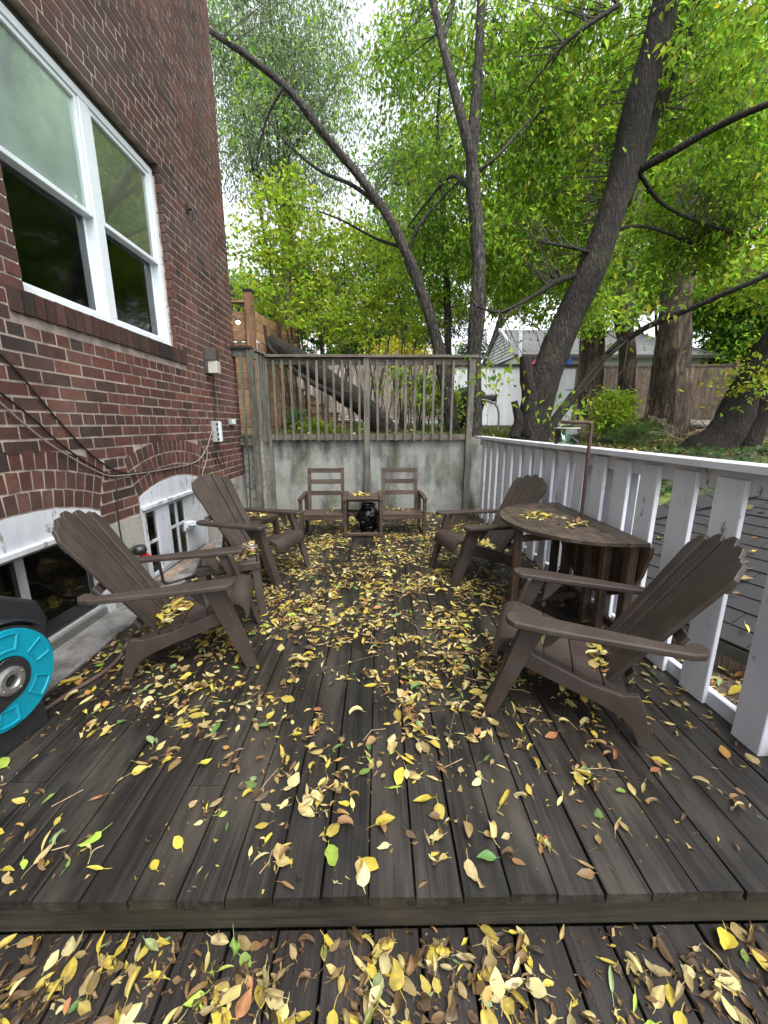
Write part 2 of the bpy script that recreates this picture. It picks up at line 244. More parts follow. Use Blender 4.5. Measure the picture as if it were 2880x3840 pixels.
# ------------------------------------------------------------------ helpers: geometry
def link(o, parent=None):
    COL.objects.link(o)
    if parent is not None: o.parent = parent
    return o
class MB:
    def __init__(s): s.v = []; s.f = []
    def add(s, vs, fs):
        k = len(s.v); s.v += [tuple(map(float, q)) for q in vs]; s.f += [tuple(i + k for i in f) for f in fs]; return s
    def box(s, lo, hi):
        (a, b, c), (d, e, f) = lo, hi
        return s.add([(a, b, c), (d, b, c), (d, e, c), (a, e, c), (a, b, f), (d, b, f), (d, e, f), (a, e, f)],
                     [(0, 3, 2, 1), (4, 5, 6, 7), (0, 1, 5, 4), (1, 2, 6, 5), (2, 3, 7, 6), (3, 0, 4, 7)])
    def beam(s, p, q, wd, th, up=(0, 0, 1)):   # rectangular bar, wd across, th along up
        p, q = Vector(p), Vector(q); d = (q - p).normalized(); u = Vector(up)
        if abs(d.dot(u)) > 0.98: u = Vector((0, 1, 0))
        x = d.cross(u).normalized() * wd / 2; y = x.cross(d).normalized() * th / 2
        vs = [e + a * x + b * y for e in (p, q) for a, b in ((-1, -1), (1, -1), (1, 1), (-1, 1))]
        return s.add(vs, [(3, 2, 1, 0), (4, 5, 6, 7), (0, 1, 5, 4), (1, 2, 6, 5), (2, 3, 7, 6), (3, 0, 4, 7)])
    def prism(s, pts, fn0, fn1):               # polygon, two mapping functions for its two faces
        n = len(pts); vs = [fn0(*p) for p in pts] + [fn1(*p) for p in pts]
        return s.add(vs, [tuple(range(n))[::-1], tuple(range(n, 2 * n))] + [(i, (i + 1) % n, n + (i + 1) % n, n + i) for i in range(n)])
    def tube(s, pts, rad, seg=8, caps=True, ridge=None):
        P = [Vector(p) for p in pts]; n = len(P); rad = rad if hasattr(rad, '__len__') else [rad] * n
        t = (P[1] - P[0]).normalized(); x = t.orthogonal().normalized(); vs = []
        for i in range(n):
            tt = (P[min(i + 1, n - 1)] - P[max(i - 1, 0)]).normalized(); x = (x - tt * x.dot(tt)).normalized(); y = tt.cross(x)
            for k in range(seg):
                a = 2 * math.pi * k / seg; r = rad[i] * (ridge(a, i, P[i]) if ridge else 1)
                vs.append(P[i] + (x * math.cos(a) + y * math.sin(a)) * r)
        fs = [(i * seg + k, i * seg + (k + 1) % seg, (i + 1) * seg + (k + 1) % seg, (i + 1) * seg + k) for i in range(n - 1) for k in range(seg)]
        if caps: fs += [tuple(range(seg))[::-1], tuple(range((n - 1) * seg, n * seg))]
        return s.add(vs, fs)
    def lathe(s, prof, c=(0, 0, 0), seg=24, axis='Z'):
        vs = []
        for r, h in prof:
            for k in range(seg):
                a = 2 * math.pi * k / seg; x, y = r * math.cos(a), r * math.sin(a)
                q = (x, y, h) if axis == 'Z' else (h, x, y)
                vs.append((q[0] + c[0], q[1] + c[1], q[2] + c[2]))
        n = len(prof)
        return s.add(vs, [(i * seg + k, i * seg + (k + 1) % seg, (i + 1) * seg + (k + 1) % seg, (i + 1) * seg + k) for i in range(n - 1) for k in range(seg)])
    def mesh(s, name, mat, smooth=False):
        me = bpy.data.meshes.new(name); me.from_pydata(s.v, [], s.f); me.materials.append(M[mat] if isinstance(mat, str) else mat)
        if smooth: me.polygons.foreach_set('use_smooth', [True] * len(me.polygons))
        me.update()
        if len(s.f) < 6000:
            b = bmesh.new(); b.from_mesh(me); bmesh.ops.recalc_face_normals(b, faces=b.faces); b.to_mesh(me); b.free()
        return me
    def build(s, name, mat, parent=None, smooth=False, bevel=0.0, seg=1, center=False):
        off = Vector((0, 0, 0))
        if center and s.v:
            a = np.array(s.v); off = Vector((a.min(0) + a.max(0)) / 2); s.v = [tuple(Vector(q) - off) for q in s.v]
        o = link(bpy.data.objects.new(name, s.mesh(name, mat, smooth)), parent); o.location = off
        if bevel:
            b = o.modifiers.new('bevel', 'BEVEL'); b.width = bevel; b.segments = seg; b.limit_method = 'ANGLE'
        return o
def tag(o, label=None, cat=None, group=None, kind=None):
    for k, v in (('label', label), ('category', cat), ('group', group), ('kind', kind)):
        if v: o[k] = v
    return o
def thing(name, label, cat, loc=(0, 0, 0), rz=0.0, group=None):
    o = bpy.data.objects.new(name, None); o.empty_display_size = 0.1; link(o); o.location = loc; o.rotation_euler = (0, 0, rz)
    return tag(o, label, cat, group)
def structure(name, loc=(0, 0, 0)):
    o = bpy.data.objects.new(name, None); link(o); o.location = loc; return tag(o, kind='structure')
def dup(root, loc, rz, label, group=None):
    def cp(o, par):
        c = o.copy(); COL.objects.link(c); c.parent = par
        for ch in o.children: cp(ch, c)
        return c
    r = root.copy(); COL.objects.link(r); r.location = loc; r.rotation_euler = (0, 0, rz); r['label'] = label
    for ch in list(root.children): cp(ch, r)
    return r
def spline(pts, per=8):
    P = [np.array(p, float) for p in pts]; P = [2 * P[0] - P[1]] + P + [2 * P[-1] - P[-2]]; out = []
    for i in range(1, len(P) - 2):
        for k in range(per):
            t = k / per; a, b, c, d = P[i - 1], P[i], P[i + 1], P[i + 2]
            out.append(0.5 * ((2 * b) + (-a + c) * t + (2 * a - 5 * b + 4 * c - d) * t * t + (-a + 3 * b - 3 * c + d) * t ** 3))
    out.append(P[-2]); return out
def lerp_list(vals, n):
    x = np.linspace(0, len(vals) - 1, n); return list(np.interp(x, range(len(vals)), vals))
def sub(parent_loc, p): return tuple(np.array(p) - np.array(parent_loc))
# ================================================================== SETTING: ground
def ss(t): t = np.clip(t, 0, 1); return t * t * (3 - 2 * t)
def ground_h(x, y):
    up = 1.22 + 0.012 * np.clip(y - 6.3, 0, 30) + 0.055 * np.clip(-x + 1, 0, 6) * ss((y - 7) / 4)
    low = -0.55 + 0 * x
    rightbank = -0.06 + 0.98 * ss((y - 3.4 + 0.30 * (x - 2.0)) / 4.4) + 0.33 * ss((y - 7.5) / 4) + 0.01 * np.clip(y - 12, 0, 40)
    behind = np.where((y > 6.2) & (x < 1.75), up, low)
    h = np.where(x >= 1.78, rightbank, behind)
    k = ss((x - 1.75) / 2.0); h = np.where((y > 6.2) & (x >= 1.75), up * (1 - k) + rightbank * k, h)
    return h
def make_ground():
    xs = np.unique(np.concatenate([np.linspace(-90, -6, 18), np.linspace(-6, 14, 81), [1.74, 1.79], np.linspace(14, 90, 18)]))
    ys = np.unique(np.concatenate([np.linspace(-30, -2, 8), np.linspace(-2, 16, 91), [6.17, 6.23], np.linspace(16, 140, 30)]))
    X, Y = np.meshgrid(xs, ys); Z = ground_h(X, Y) + np.where(Y > 6.25, 1, 0.4) * 0.05 * np.sin(X * 1.7 + 0.6 * Y) * np.cos(Y * 1.3)
    nx, ny = len(xs), len(ys); vs = np.stack([X, Y, Z], -1).reshape(-1, 3)
    fs = [(j * nx + i, j * nx + i + 1, (j + 1) * nx + i + 1, (j + 1) * nx + i) for j in range(ny - 1) for i in range(nx - 1)]
    mb = MB(); mb.v = [tuple(v) for v in vs]; mb.f = fs
    return tag(mb.build('ground', 'ground', smooth=True), kind='structure')
make_ground()
# ------------------------------------------------------------------ decks
PW, PG = 0.1408, 0.0042
deck = structure('deck')
xs = np.arange(-1.775, 1.70, PW + PG)
DECK_FRONT, DECK_BACK = 0.885, 6.14
def plank(x, y0, y1, z, parent, mat, th=0.036):
    mb = MB(); w2 = PW / 2 - random.uniform(0, 0.0015); L = (y1 - y0) / 2 - 0.0015; nseg = 4; c = 0.0025
    prof = [(-w2, -th), (-w2, -c), (-w2 + c, 0), (w2 - c, 0), (w2, -c), (w2, -th)]
    ph = random.uniform(0, 6); vs = []
    for i in range(nseg + 1):
        yy = -L + 2 * L * i / nseg; wob = 0.0012 * math.sin(ph + yy * 2.0); cup = random.uniform(-0.001, 0.001)
        vs += [(px + wob, yy, pz + cup) for px, pz in prof]
    n = len(prof); fs = [(i * n + k, i * n + (k + 1) % n, (i + 1) * n + (k + 1) % n, (i + 1) * n + k) for i in range(nseg) for k in range(n)]
    fs += [tuple(range(n))[::-1], tuple(range(nseg * n, nseg * n + n))]
    mb.add(vs, fs); o = mb.build('plank', mat, parent); o.location = (x, (y0 + y1) / 2, z + random.uniform(-0.0012, 0.0012)); return o
rp = random.Random(3)
for i, x in enumerate(xs):
    cuts = [DECK_FRONT + rp.uniform(-0.004, 0.004)]
    b = rp.choice([1.25, 1.9, 2.5, 3.1, 3.7]) + rp.uniform(-0.05, 0.05)
    cuts += [b] + ([b + 2.4] if b + 2.4 < 5.6 else []) + [DECK_BACK]
    for a, c in zip(cuts[:-1], cuts[1:]): plank(x + PW / 2, a, c, 0.0, deck, 'deck')
MB().box((-1.78, 0.915, -0.168), (1.70, 0.955, -0.0375)).build('fascia_board', 'fascia', deck, bevel=0.003, center=True)
MB().box((-1.775, 3.2, -0.2), (1.7, 3.24, -0.04)).build('joist', 'deck', deck, center=True)
for yy in (1.5, 2.1, 2.7, 3.8, 4.5, 5.2, 5.8): MB().box((-1.775, yy, -0.2), (1.7, yy + 0.04, -0.04)).build('joist', 'deck', deck, center=True)
ldeck = structure('lower_deck')
LZ = -0.172
for i, x in enumerate(np.arange(-1.81, 2.2, PW + PG + 0.004)):
    plank(x + PW / 2, -1.6, 0.912, LZ, ldeck, 'deck2')
MB().box((-1.8, -1.6, LZ - 0.2), (2.2, -1.55, LZ - 0.037)).build('joist', 'deck2', ldeck, center=True)
MB().box((-1.8, 0.5, LZ - 0.2), (2.2, 0.54, LZ - 0.037)).build('joist', 'deck2', ldeck, center=True)
tag(MB().box((-2.06, -1.6, -0.5), (-1.785, 6.1, 0.012)).build('concrete_ledge', 'ledge', bevel=0.01, center=True), kind='structure')
# ================================================================== HOUSE
WX, MX, BD = -2.03, -2.0328, 0.105           # brick face, mortar face, brick depth
HY0, HY1, HZ1 = -1.6, 5.84, 7.6
FZ = 0.665; CH = 0.081
house = thing('brick_house', 'dark red brick house wall with white framed windows beside the deck', 'house')
BW = dict(y0=2.47, y1=4.19, z0=2.15, z1=3.74)
ARC = [(2.15, 0.615), (3.83, 0.60)]; AR = 1.77; AZ = 0.905; ATH = 0.357
def mortar_blocks():
    ys = [HY0, ARC[0][0] - 0.615, ARC[0][0] + 0.615, ARC[1][0] - 0.60, ARC[1][0] + 0.60, BW['y0'] - .02, BW['y1'] + .02, HY1]
    ys = sorted(set(ys)); zs = [-0.4, -0.04, 0.80, BW['z0'], BW['z1'], HZ1]
    up, lo = MB(), MB()
    for a, b in zip(ys[:-1], ys[1:]):
        ym = (a + b) / 2
        for c, d in zip(zs[:-1], zs[1:]):
            zm = (c + d) / 2
            if BW['y0'] < ym < BW['y1'] and BW['z0'] < zm < BW['z1']: continue
            if -0.04 < zm < 0.80 and any(abs(ym - cc) < hw for cc, hw in ARC): continue
            up.box((MX - 0.30, a, c), (MX, b, d))
    return up
mortar_blocks().build('mortar_wall', 'mortar', house)
bodyb = MB(); bodyb.box((-9.0, HY0, -0.4), (MX - 0.55, HY0 + 0.2, HZ1)).box((-9, HY1 - 0.2, -0.4), (MX - 0.301, HY1, HZ1)).box((-9, HY0 + 0.2, HZ1 - 0.2), (MX - 0.31, HY1 - 0.2, HZ1)).box((-9.2, HY0, -0.4), (-9, HY1, HZ1))
bodyb.build('house_shell', 'brick_i', house)
MB().box((MX - 3.2, HY0 + 0.3, -0.3), (MX - 3.1, HY1 - 0.3, 5)).build('inner_wall', 'room', house)
MB().box((MX - 3.1, HY0 + 0.3, 1.35), (MX - 0.31, HY1 - 0.3, 1.5)).build('inner_floor', 'dark', house)
MB().box((MX - 3.1, HY0 + 0.3, 4.2), (MX - 0.31, HY1 - 0.3, 4.3)).build('inner_ceiling', 'room', house)
# foundation parging (butted between the basement windows)
fy = [HY0, ARC[0][0] - 0.615, ARC[0][0] + 0.615, ARC[1][0] - 0.60, ARC[1][0] + 0.60, HY1 - 0.002]
for a, b in ((fy[0], fy[1]), (fy[2], fy[3]), (fy[4], fy[5])):
    MB().box((MX + 0.001, a + 0.002, 0.0125), (WX + 0.004, b - 0.002, FZ - 0.008)).build('foundation', 'found', house, center=True)
# bricks: list of (matrix)
def brick_variant(seed):
    r = random.Random(seed); c = 0.035
    vs = []; j = lambda: r.uniform(-0.018, 0.018)
    for x in (-0.5, 0.5):
        k = 1.0
        for y, z in ((-0.5, -0.5), (0.5, -0.5), (0.5, 0.5), (-0.5, 0.5)): vs.append((x, y * (1 + j()), z * (1 + 3 * j())))
    return vs, [(0, 3, 2, 1), (4, 5, 6, 7), (0, 1, 5, 4), (1, 2, 6, 5), (2, 3, 7, 6), (3, 0, 4, 7)]
VAR = [brick_variant(i) for i in range(6)]
BR = []                                     # (center, half-rot angle about X, length(y), height(z), depth(x))
def arch_edge(z, hw):                        # half width kept free of coursed bricks at height z
    cz = AZ - AR; t = math.asin(hw / AR)
    if z > cz + AR + ATH + 0.01: return 0
    e = math.sqrt(max(0, (AR + ATH + 0.008) ** 2 - (z - cz) ** 2))
    return min(e, max(hw + 0.004, (z - cz) * math.tan(t) + 0.006))
rb = random.Random(11)
k = 0
while FZ + k * CH < HZ1 - 0.1:
    za = FZ + k * CH; zm = za + CH / 2
    cuts = []
    for c, hw in ARC:
        e = arch_edge(zm, hw)
        if e > 0: cuts.append((c - e, c + e))
    if BW['z0'] - 0.155 < zm < BW['z0'] + 0.0: cuts.append((2.34, 4.34))
    if BW['z0'] <= zm < BW['z1'] + 0.005: cuts.append((BW['y0'], BW['y1']))
    if BW['z1'] + 0.005 <= zm < BW['z1'] + 0.21: pass
    segs = []; y = HY0
    for a, b in sorted(cuts): segs.append((y, a)); y = b
    segs.append((y, HY1))
    header = (k % 6 == 3)
    pitch = 0.1125 if header else 0.225
    off = {0: 0.0, 1: 0.1125}[k % 2] if not header else 0.05
    for a, b in segs:
        if b - a < 0.03: continue
        j0 = math.floor((a - off) / pitch) - 1
        y0 = a
        while y0 < b - 0.02:
            j0 += 1
            e = off + (j0 + 1) * pitch
            if e - y0 < 0.05 and e < b: continue
            y1 = min(e, b)
            if b - y1 < 0.05: y1 = b
            L = y1 - y0 - 0.014
            BR.append(((WX + rb.uniform(-0.0012, 0.002), (y0 + y1) / 2, zm), 0.0, L, CH - 0.0145))
            y0 = y1
    k += 1
cz = AZ - AR
for c, hw in ARC:
    tmax = math.asin(hw / AR)
    for ring in range(3):
        ri = AR + ring * 0.119; n = round(2 * tmax * (ri + 0.06) / 0.083)
        for i in range(n):
            a = -tmax + 2 * tmax * (i + 0.5) / n; rm = ri + 0.0595
            BR.append(((WX + rb.uniform(-0.002, 0.003), c + rm * math.sin(a), cz + rm * math.cos(a)), a, 2 * tmax * (ri + 0.06) / n - 0.012, 0.108))
NS = round(2.0 / 0.076)
SILL = [((WX + 0.022 + rb.uniform(-.003, .003), 2.34 + (i + 0.5) * 2.0 / NS, 2.076), 0.0, 2.0 / NS - 0.011, 0.128) for i in range(NS)]
def bscore(b):
    x, y, kk = proj(b[0])
    return b[2] / kk if (kk > 0.2 and -60 < x < 2900 and -60 < y < 3900) else 0
order = sorted(range(len(BR)), key=lambda i: -bscore(BR[i]))
single = set(order[:272])
vmesh = []
for vs, fs in VAR:
    mb = MB(); mb.add(vs, fs); vmesh.append(mb.mesh('brick', 'brick_i'))
smesh = [MB().add(*v).mesh('sill_brick', 'sillb') for v in VAR]
def brick_obj(b, name='brick', dx=0.0):
    o = bpy.data.objects.new(name, rb.choice(vmesh if name == 'brick' else smesh)); link(o, house)
    d = BD + dx
    o.location = (b[0][0] - d / 2, b[0][1], b[0][2]); o.rotation_euler = (-b[1], 0, 0); o.scale = (d, b[2], b[3]); return o
for i in order[:272]: brick_obj(BR[i])
for s in SILL: brick_obj((s[0], s[1], s[2], s[3]), 'sill_brick', 0.05)
V, F, A = [], [], []
for i, b in enumerate(BR):
    if i in single: continue
    vs, fs = VAR[i % 6]; k0 = len(V); ca, sa = math.cos(b[1]), math.sin(b[1]); rr = rb.random()
    for x, y, z in vs:
        yy, zz = y * b[2], z * b[3]
        V.append((b[0][0] - BD / 2 + x * BD, b[0][1] + yy * ca + zz * sa, b[0][2] - yy * sa + zz * ca)); A.append(rr)
    F += [tuple(q + k0 for q in f) for f in fs]
mb = MB(); mb.v = V; mb.f = F; bo = mb.build('bricks', 'brick_j', house); tag(bo, kind='stuff')
at = bo.data.attributes.new('rnd', 'FLOAT', 'POINT'); at.data.foreach_set('value', A)
# ------------------------------------------------------------------ big window
def frame_rect(mb, x0, x1, ya, yb, za, zb, wy, wz):
    mb.box((x0, ya, za), (x1, ya + wy, zb)); mb.box((x0, yb - wy, za), (x1, yb, zb))
    mb.box((x0, ya + wy, za), (x1, yb - wy, za + wz)); mb.box((x0, ya + wy, zb - wz), (x1, yb - wy, zb))
y0, y1, z0, z1 = BW['y0'], BW['y1'], BW['z0'], BW['z1']; ym = 3.33
win = MB().box((-2.20, y0 + 0.002, z1 - 0.055), (-2.10, y1 - 0.002, z1 - 0.002)).build('window_head', 'lampbr', house)
fm = MB(); frame_rect(fm, -2.18, -2.085, y0 + 0.004, y1 - 0.004, z0 + 0.002, z1 - 0.056, 0.055, 0.055)
fm.box((-2.18, ym - 0.05, z0 + 0.057), (-2.087, ym + 0.05, z1 - 0.111))
window = fm.build('window_frame', 'vinyl', house, bevel=0.004)
zr = 2.90
for (a, b), kind in (((y0 + 0.059, ym - 0.05), 'L'), ((ym + 0.05, y1 - 0.059), 'R')):
    s = MB(); frame_rect(s, -2.15, -2.095, a + 0.001, b - 0.001, zr - 0.02, z1 - 0.112, 0.03, 0.032); s.build('upper_sash', 'vinyl', window, bevel=0.003)
    MB().box((-2.122, a + 0.031, zr + 0.012), (-2.118, b - 0.031, z1 - 0.144)).build('pane', 'foggy' if kind == 'L' else 'hazy', window)
    s = MB(); frame_rect(s, -2.172, -2.152, a + 0.001, b - 0.001, z0 + 0.058, zr + 0.015, 0.03, 0.035); s.build('lower_sash', 'vinyl', window, bevel=0.003)
    MB().box((-2.164, a + 0.031, z0 + 0.093), (-2.160, b - 0.031, zr - 0.02)).build('pane', 'glassdk', window)
    MB().box((-2.149, a + 0.003, z0 + 0.06), (-2.147, b - 0.003, zr - 0.021)).build('insect_screen', 'screen', window) if kind == 'X' else None
    if kind == 'L':
        cu = MB(); n = 40; vs = []
        for i in range(n + 1):
            yy = a + (b - a) * i / n
            for zz in (zr - 0.1, z1 - 0.1): vs.append((-2.30 + 0.015 * math.sin(i * 1.9), yy, zz))
        cu.add(vs, [(2 * i, 2 * i + 2, 2 * i + 3, 2 * i + 1) for i in range(n)]); cu.build('curtain', 'curtain', window, smooth=True)
    else:
        for i in range(14):
            zz = z1 - 0.14 - i * 0.036
            MB().beam((-2.14, a + .032, zz), (-2.14, b - .032, zz), 0.025, 0.003, up=(0.8, 0, 0.5)).build('blind_slat', 'blind', window)
caulk = MB()
for i in range(24):
    zz = z0 + (z1 - 0.1 - z0) * i / 24
    caulk.box((-2.12, y1 - 0.008, zz), (-2.075 + 0.006 * rb.random(), y1 + 0.004 * rb.random(), zz + 0.07 * rb.uniform(.8, 1.1)))
caulk.build('caulking', 'mortar', window)
# ------------------------------------------------------------------ basement windows
def basement(c, hw, kind):
    X0 = WX + 0.0; JW = 0.055 if kind == 1 else 0.04
    head = MB(); cz = AZ - AR; n = 18
    pts = [(c - hw + 0.004, 0.70)]
    for i in range(n + 1):
        a = -math.asin(hw / AR) + 2 * math.asin(hw / AR) * i / n
        pts.append((c + (AR - 0.004) * math.sin(a) * 0.993, cz + (AR - 0.006) * math.cos(a)))
    pts += [(c + hw - 0.004, 0.70)]
    head.prism(pts[::-1], lambda y, z: (MX + 0.002, y, z), lambda y, z: (X0 + 0.004, y, z))
    fr = head.build('basement_window_head', 'white2', house)
    MB().beam((X0 + 0.012, c - hw + 0.01, 0.70), (X0 + 0.012, c + hw - 0.01, 0.70), 0.05, 0.035).build('drip_rail', 'white2', fr, bevel=0.004)
    for s in (-1, 1): MB().box((MX - 0.25, min(c + s * hw, c + s * (hw - JW)), 0.013), (X0 + 0.002, max(c + s * hw, c + s * (hw - JW)), 0.682)).build('jamb', 'white2', fr)
    MB().box((MX - 0.25, c - hw + 0.056, 0.013), (X0 - 0.02, c + hw - 0.056, 0.05)).build('sill', 'metal' if kind == 1 else 'white2', fr)
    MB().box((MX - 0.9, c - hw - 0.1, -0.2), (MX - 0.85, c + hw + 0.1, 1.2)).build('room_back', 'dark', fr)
    xg = X0 - (0.065 if kind == 1 else 0.045)
    if kind == 1:
        m = MB(); frame_rect(m, xg - 0.03, xg + 0.03, c - hw + 0.057, c + hw - 0.057, 0.052, 0.678, 0.03, 0.03)
        m.box((xg - 0.025, c - 0.03, 0.083), (xg + 0.028, c + 0.0, 0.647)); m.build('sash', 'boxgrey', fr)
        MB().box((xg - 0.004, c + 0.001, 0.083), (xg, c + hw - 0.088, 0.647)).build('pane', 'glassdk', fr)
        MB().box((xg - 0.004, c - hw + 0.088, 0.083), (xg, c - 0.031, 0.647)).build('pane', 'glassdk', fr)
        cu = MB(); vs = []; n = 30
        for i in range(n + 1):
            yy = c - hw + 0.09 + (hw - 0.13) * i / n; xx = xg - 0.05 + 0.018 * math.sin(i * 1.1)
            vs += [(xx, yy, 0.09), (xx, yy, 0.64)]
        cu.add(vs, [(2 * i, 2 * i + 2, 2 * i + 3, 2 * i + 1) for i in range(n)]); cu.build('curtain', 'blind', fr, smooth=True)
        g = MB()
        for yy in (c + 0.17, c + 0.34): g.box((xg - 0.10, yy, 0.08), (xg - 0.08, yy + 0.018, 0.65))
        for zz in (0.26, 0.45): g.box((xg - 0.099, c + 0.02, zz), (xg - 0.081, c + hw - 0.09, zz + 0.016))
        g.build('inner_grille', 'oldf', fr)
        MB().box((xg + 0.031, c - hw + 0.06, 0.05), (xg + 0.045, c + hw - 0.06, 0.066)).build('track', 'metal', fr)
    else:
        m = MB(); a, b = c - hw + 0.041, c + hw - 0.057
        frame_rect(m, xg - 0.02, xg + 0.04, a, b, 0.052, 0.68, 0.035, 0.035); m.box((xg - 0.02, c - 0.38, 0.087), (xg + 0.05, c - 0.17, 0.645))
        m.box((xg - 0.02, c + 0.13, 0.087), (xg + 0.045, b - 0.035, 0.645)); m.build('sash', 'white2', fr)
        MB().box((xg - 0.01, a + 0.035, 0.36), (xg + 0.040, c - 0.38, 0.385)).build('muntin', 'white2', fr); mu = MB(); mu.box((xg - 0.01, c - 0.17, 0.40), (xg + 0.041, c + 0.13, 0.425))
        mu.box((xg - 0.011, c - 0.035, 0.087), (xg + 0.042, c - 0.010, 0.40)); mu.box((xg - 0.011, c - 0.035, 0.425), (xg + 0.042, c - 0.010, 0.645)); mu.build('muntin', 'white2', fr)
        for ya, yb, za, zb in ((a + 0.035, c - 0.38, 0.087, 0.36), (a + 0.035, c - 0.38, 0.385, 0.645), (c - 0.17, c - 0.035, 0.087, 0.40), (c - 0.010, c + 0.13, 0.087, 0.40), (c - 0.17, c - 0.035, 0.425, 0.645), (c - 0.010, c + 0.13, 0.425, 0.645)):
            MB().box((xg + 0.028, ya + 0.001, za + 0.001), (xg + 0.031, yb - 0.001, zb - 0.001)).build('pane', 'glassdk', fr)
        # louvred dryer vent hood
        v = MB(); v.prism([(0, 0), (0.10, -0.03), (0.10, -0.05), (0.0, -0.17)], lambda x, z: (X0 - 0.05 + x, c + 0.10, 0.43 + z), lambda x, z: (X0 - 0.05 + x, c + 0.27, 0.40 + z))
        vo = v.build('dryer_vent', 'vinyl', fr, bevel=0.003)
        for i in range(4):
            t = i / 4; MB().beam((X0 - 0.045 + 0.1 * (1 - t) , c + 0.105, 0.375 - 0.115 * t), (X0 - 0.045 + 0.1 * (1 - t), c + 0.268, 0.345 - 0.115 * t), 0.02, 0.004, up=(1, 0, 0.4)).build('louvre', 'vinyl', vo)
basement(*ARC[0], 1); basement(*ARC[1], 2)
tag(MB().prism([(0, 0), (0.1, 0.0), (0.06, 0.02), (0, 0.02)], lambda x, z: (WX + 0.005 + x, 3.28, 0.014 + z), lambda x, z: (WX + 0.005 + x, 4.38, 0.014 + z)).build('loose_sill_board', 'oldf'), 'weathered loose board lying along the foot of the four pane basement window', 'board')
# ------------------------------------------------------------------ fittings on the wall
lamp = thing('wall_lamp', 'brown box wall lamp with frosted lens on the brick wall', 'wall lamp', (WX, 4.86, 1.98))
L = lambda n, m, *a, **k: None
MB().box((-0.004, -0.085, 0.0), (0.03, 0.085, 0.28)).build('back_plate', 'lampbr', lamp, bevel=0.004)
MB().prism([(-0.08, 0), (0.08, 0), (0.06, 0.10), (-0.06, 0.10)], lambda y, x: (0.03 + x, y, 0.15), lambda y, x: (0.03 + x * 1.05, y, 0.285)).build('hood', 'lampbr', lamp, bevel=0.004)
MB().prism([(-0.06, 0), (0.075, 0), (0.058, 0.105), (-0.05, 0.105)], lambda y, x: (0.03 + x, y, 0.008), lambda y, x: (0.03 + x, y, 0.149)).build('lens', 'frost', lamp, bevel=0.006)
box = thing('cable_box', 'grey telephone junction box with open cover on the brick wall', 'junction box', (WX, 4.88, 1.19))
MB().box((-0.003, -0.07, 0.0), (0.05, 0.06, 0.25)).build('case', 'boxgrey', box, bevel=0.005)
MB().box((0.051, 0.0, 0.005), (0.075, 0.065, 0.245)).build('cover', 'vinyl', box, bevel=0.004)
for i in range(4): MB().lathe([(0.0, 0.0), (0.011, 0.0), (0.011, 0.02), (0.0, 0.02)], (0.0501, -0.035, 0.035 + i * 0.06), 10, 'X').build('grommet', 'blackpl', box)
ob = thing('outlet_box', 'small pale grey outlet box near the house corner', 'outlet box', (WX, 5.44, 1.40))
MB().box((-0.003, -0.06, 0), (0.045, 0.06, 0.075)).build('case', 'boxgrey', ob, bevel=0.004)
MB().box((0.0455, -0.055, 0.005), (0.055, 0.055, 0.07)).build('lid', 'vinyl', ob, bevel=0.003)
def wall_cable(name, pts, r, mat, label, o=(0, 1200), sc=1.475, x=WX + 0.012, cat='cable', group=None):
    P = spline([atX(o[0] + a / sc, o[1] + b / sc, x) for a, b in pts], 6)
    return tag(MB().tube(P, r, 6).build(name, mat, smooth=True), label, cat, group)
wall_cable('black_cable', [(-60, 130), (0, 190), (100, 290), (200, 410), (300, 530), (400, 640), (500, 740), (580, 800), (650, 835), (760, 850), (900, 822), (1000, 805)], 0.006, 'cableblk', 'black cable hanging highest across the bricks above the basement windows')
wall_cable('black_cable', [(-60, 350), (0, 400), (100, 480), (200, 560), (300, 655), (400, 735), (500, 800), (600, 852), (700, 850), (860, 832), (1000, 812), (1080, 790)], 0.006, 'cableblk', 'black cable bundled just above the white cable on the bricks', x=WX + 0.014)
wall_cable('white_cable', [(-60, 415), (0, 458), (150, 590), (280, 690), (400, 765), (500, 820), (610, 862), (740, 852), (900, 828), (1080, 786), (1140, 715), (1165, 640), (1180, 612)], 0.0055, 'cablewht', 'dirty white cable sagging to the grey junction box', x=WX + 0.017)
wall_cable('white_cable', [(1150, 690), (1145, 760), (1125, 830), (1110, 872), (1060, 885)], 0.005, 'cablewht', 'short white cable dropping to the top of the arched window', x=WX + 0.016)
wall_cable('black_cable', [(640, 866), (648, 960), (650, 1050), (660, 1140), (672, 1210), (678, 1270)], 0.005, 'cableblk', 'black cable dropping straight down to the garden tap')
wall_cable('thin_wire', [(1178, 10), (1140, 170), (1100, 300), (1068, 460), (1040, 580), (1000, 680), (940, 765), (880, 815)], 0.0022, 'lampbr', 'thin dark wire slanting down the bricks beside the wall lamp', cat='wire')
wall_cable('black_cable', [(1182, 300), (1184, 420), (1188, 500), (1190, 555)], 0.006, 'cableblk', 'black cable between wall lamp and junction box')
wall_cable('white_cable', [(1190, 340), (1200, 440), (1212, 560), (1222, 640), (1226, 700)], 0.004, 'cablewht', 'pale cable running past the side of the junction box', x=WX + 0.011)
for dx, dz in ((0, 0), (12, 26), (-14, 8), (26, -6)):
    wall_cable('loose_wire', [(1190 + dx * 0.5, 678), (1188 + dx, 730 + dz), (1205 + dx, 765 + dz), (1215 + dx, 800 + dz)], 0.004, 'cableblk', 'loose black wire end dangling under the junction box', group='loose wires under the junction box', cat='wire')
wall_cable('wall_bracket', [(1256, 938), (1316, 934), (1310, 918), (1262, 905)], 0.006, 'lampbr', 'bent wire bracket on the foundation near the house corner', cat='bracket', x=WX + 0.05)
br = thing('eye_bolt', 'small dark iron bracket high on the brick wall', 'bracket', (WX, 4.72, 3.62))
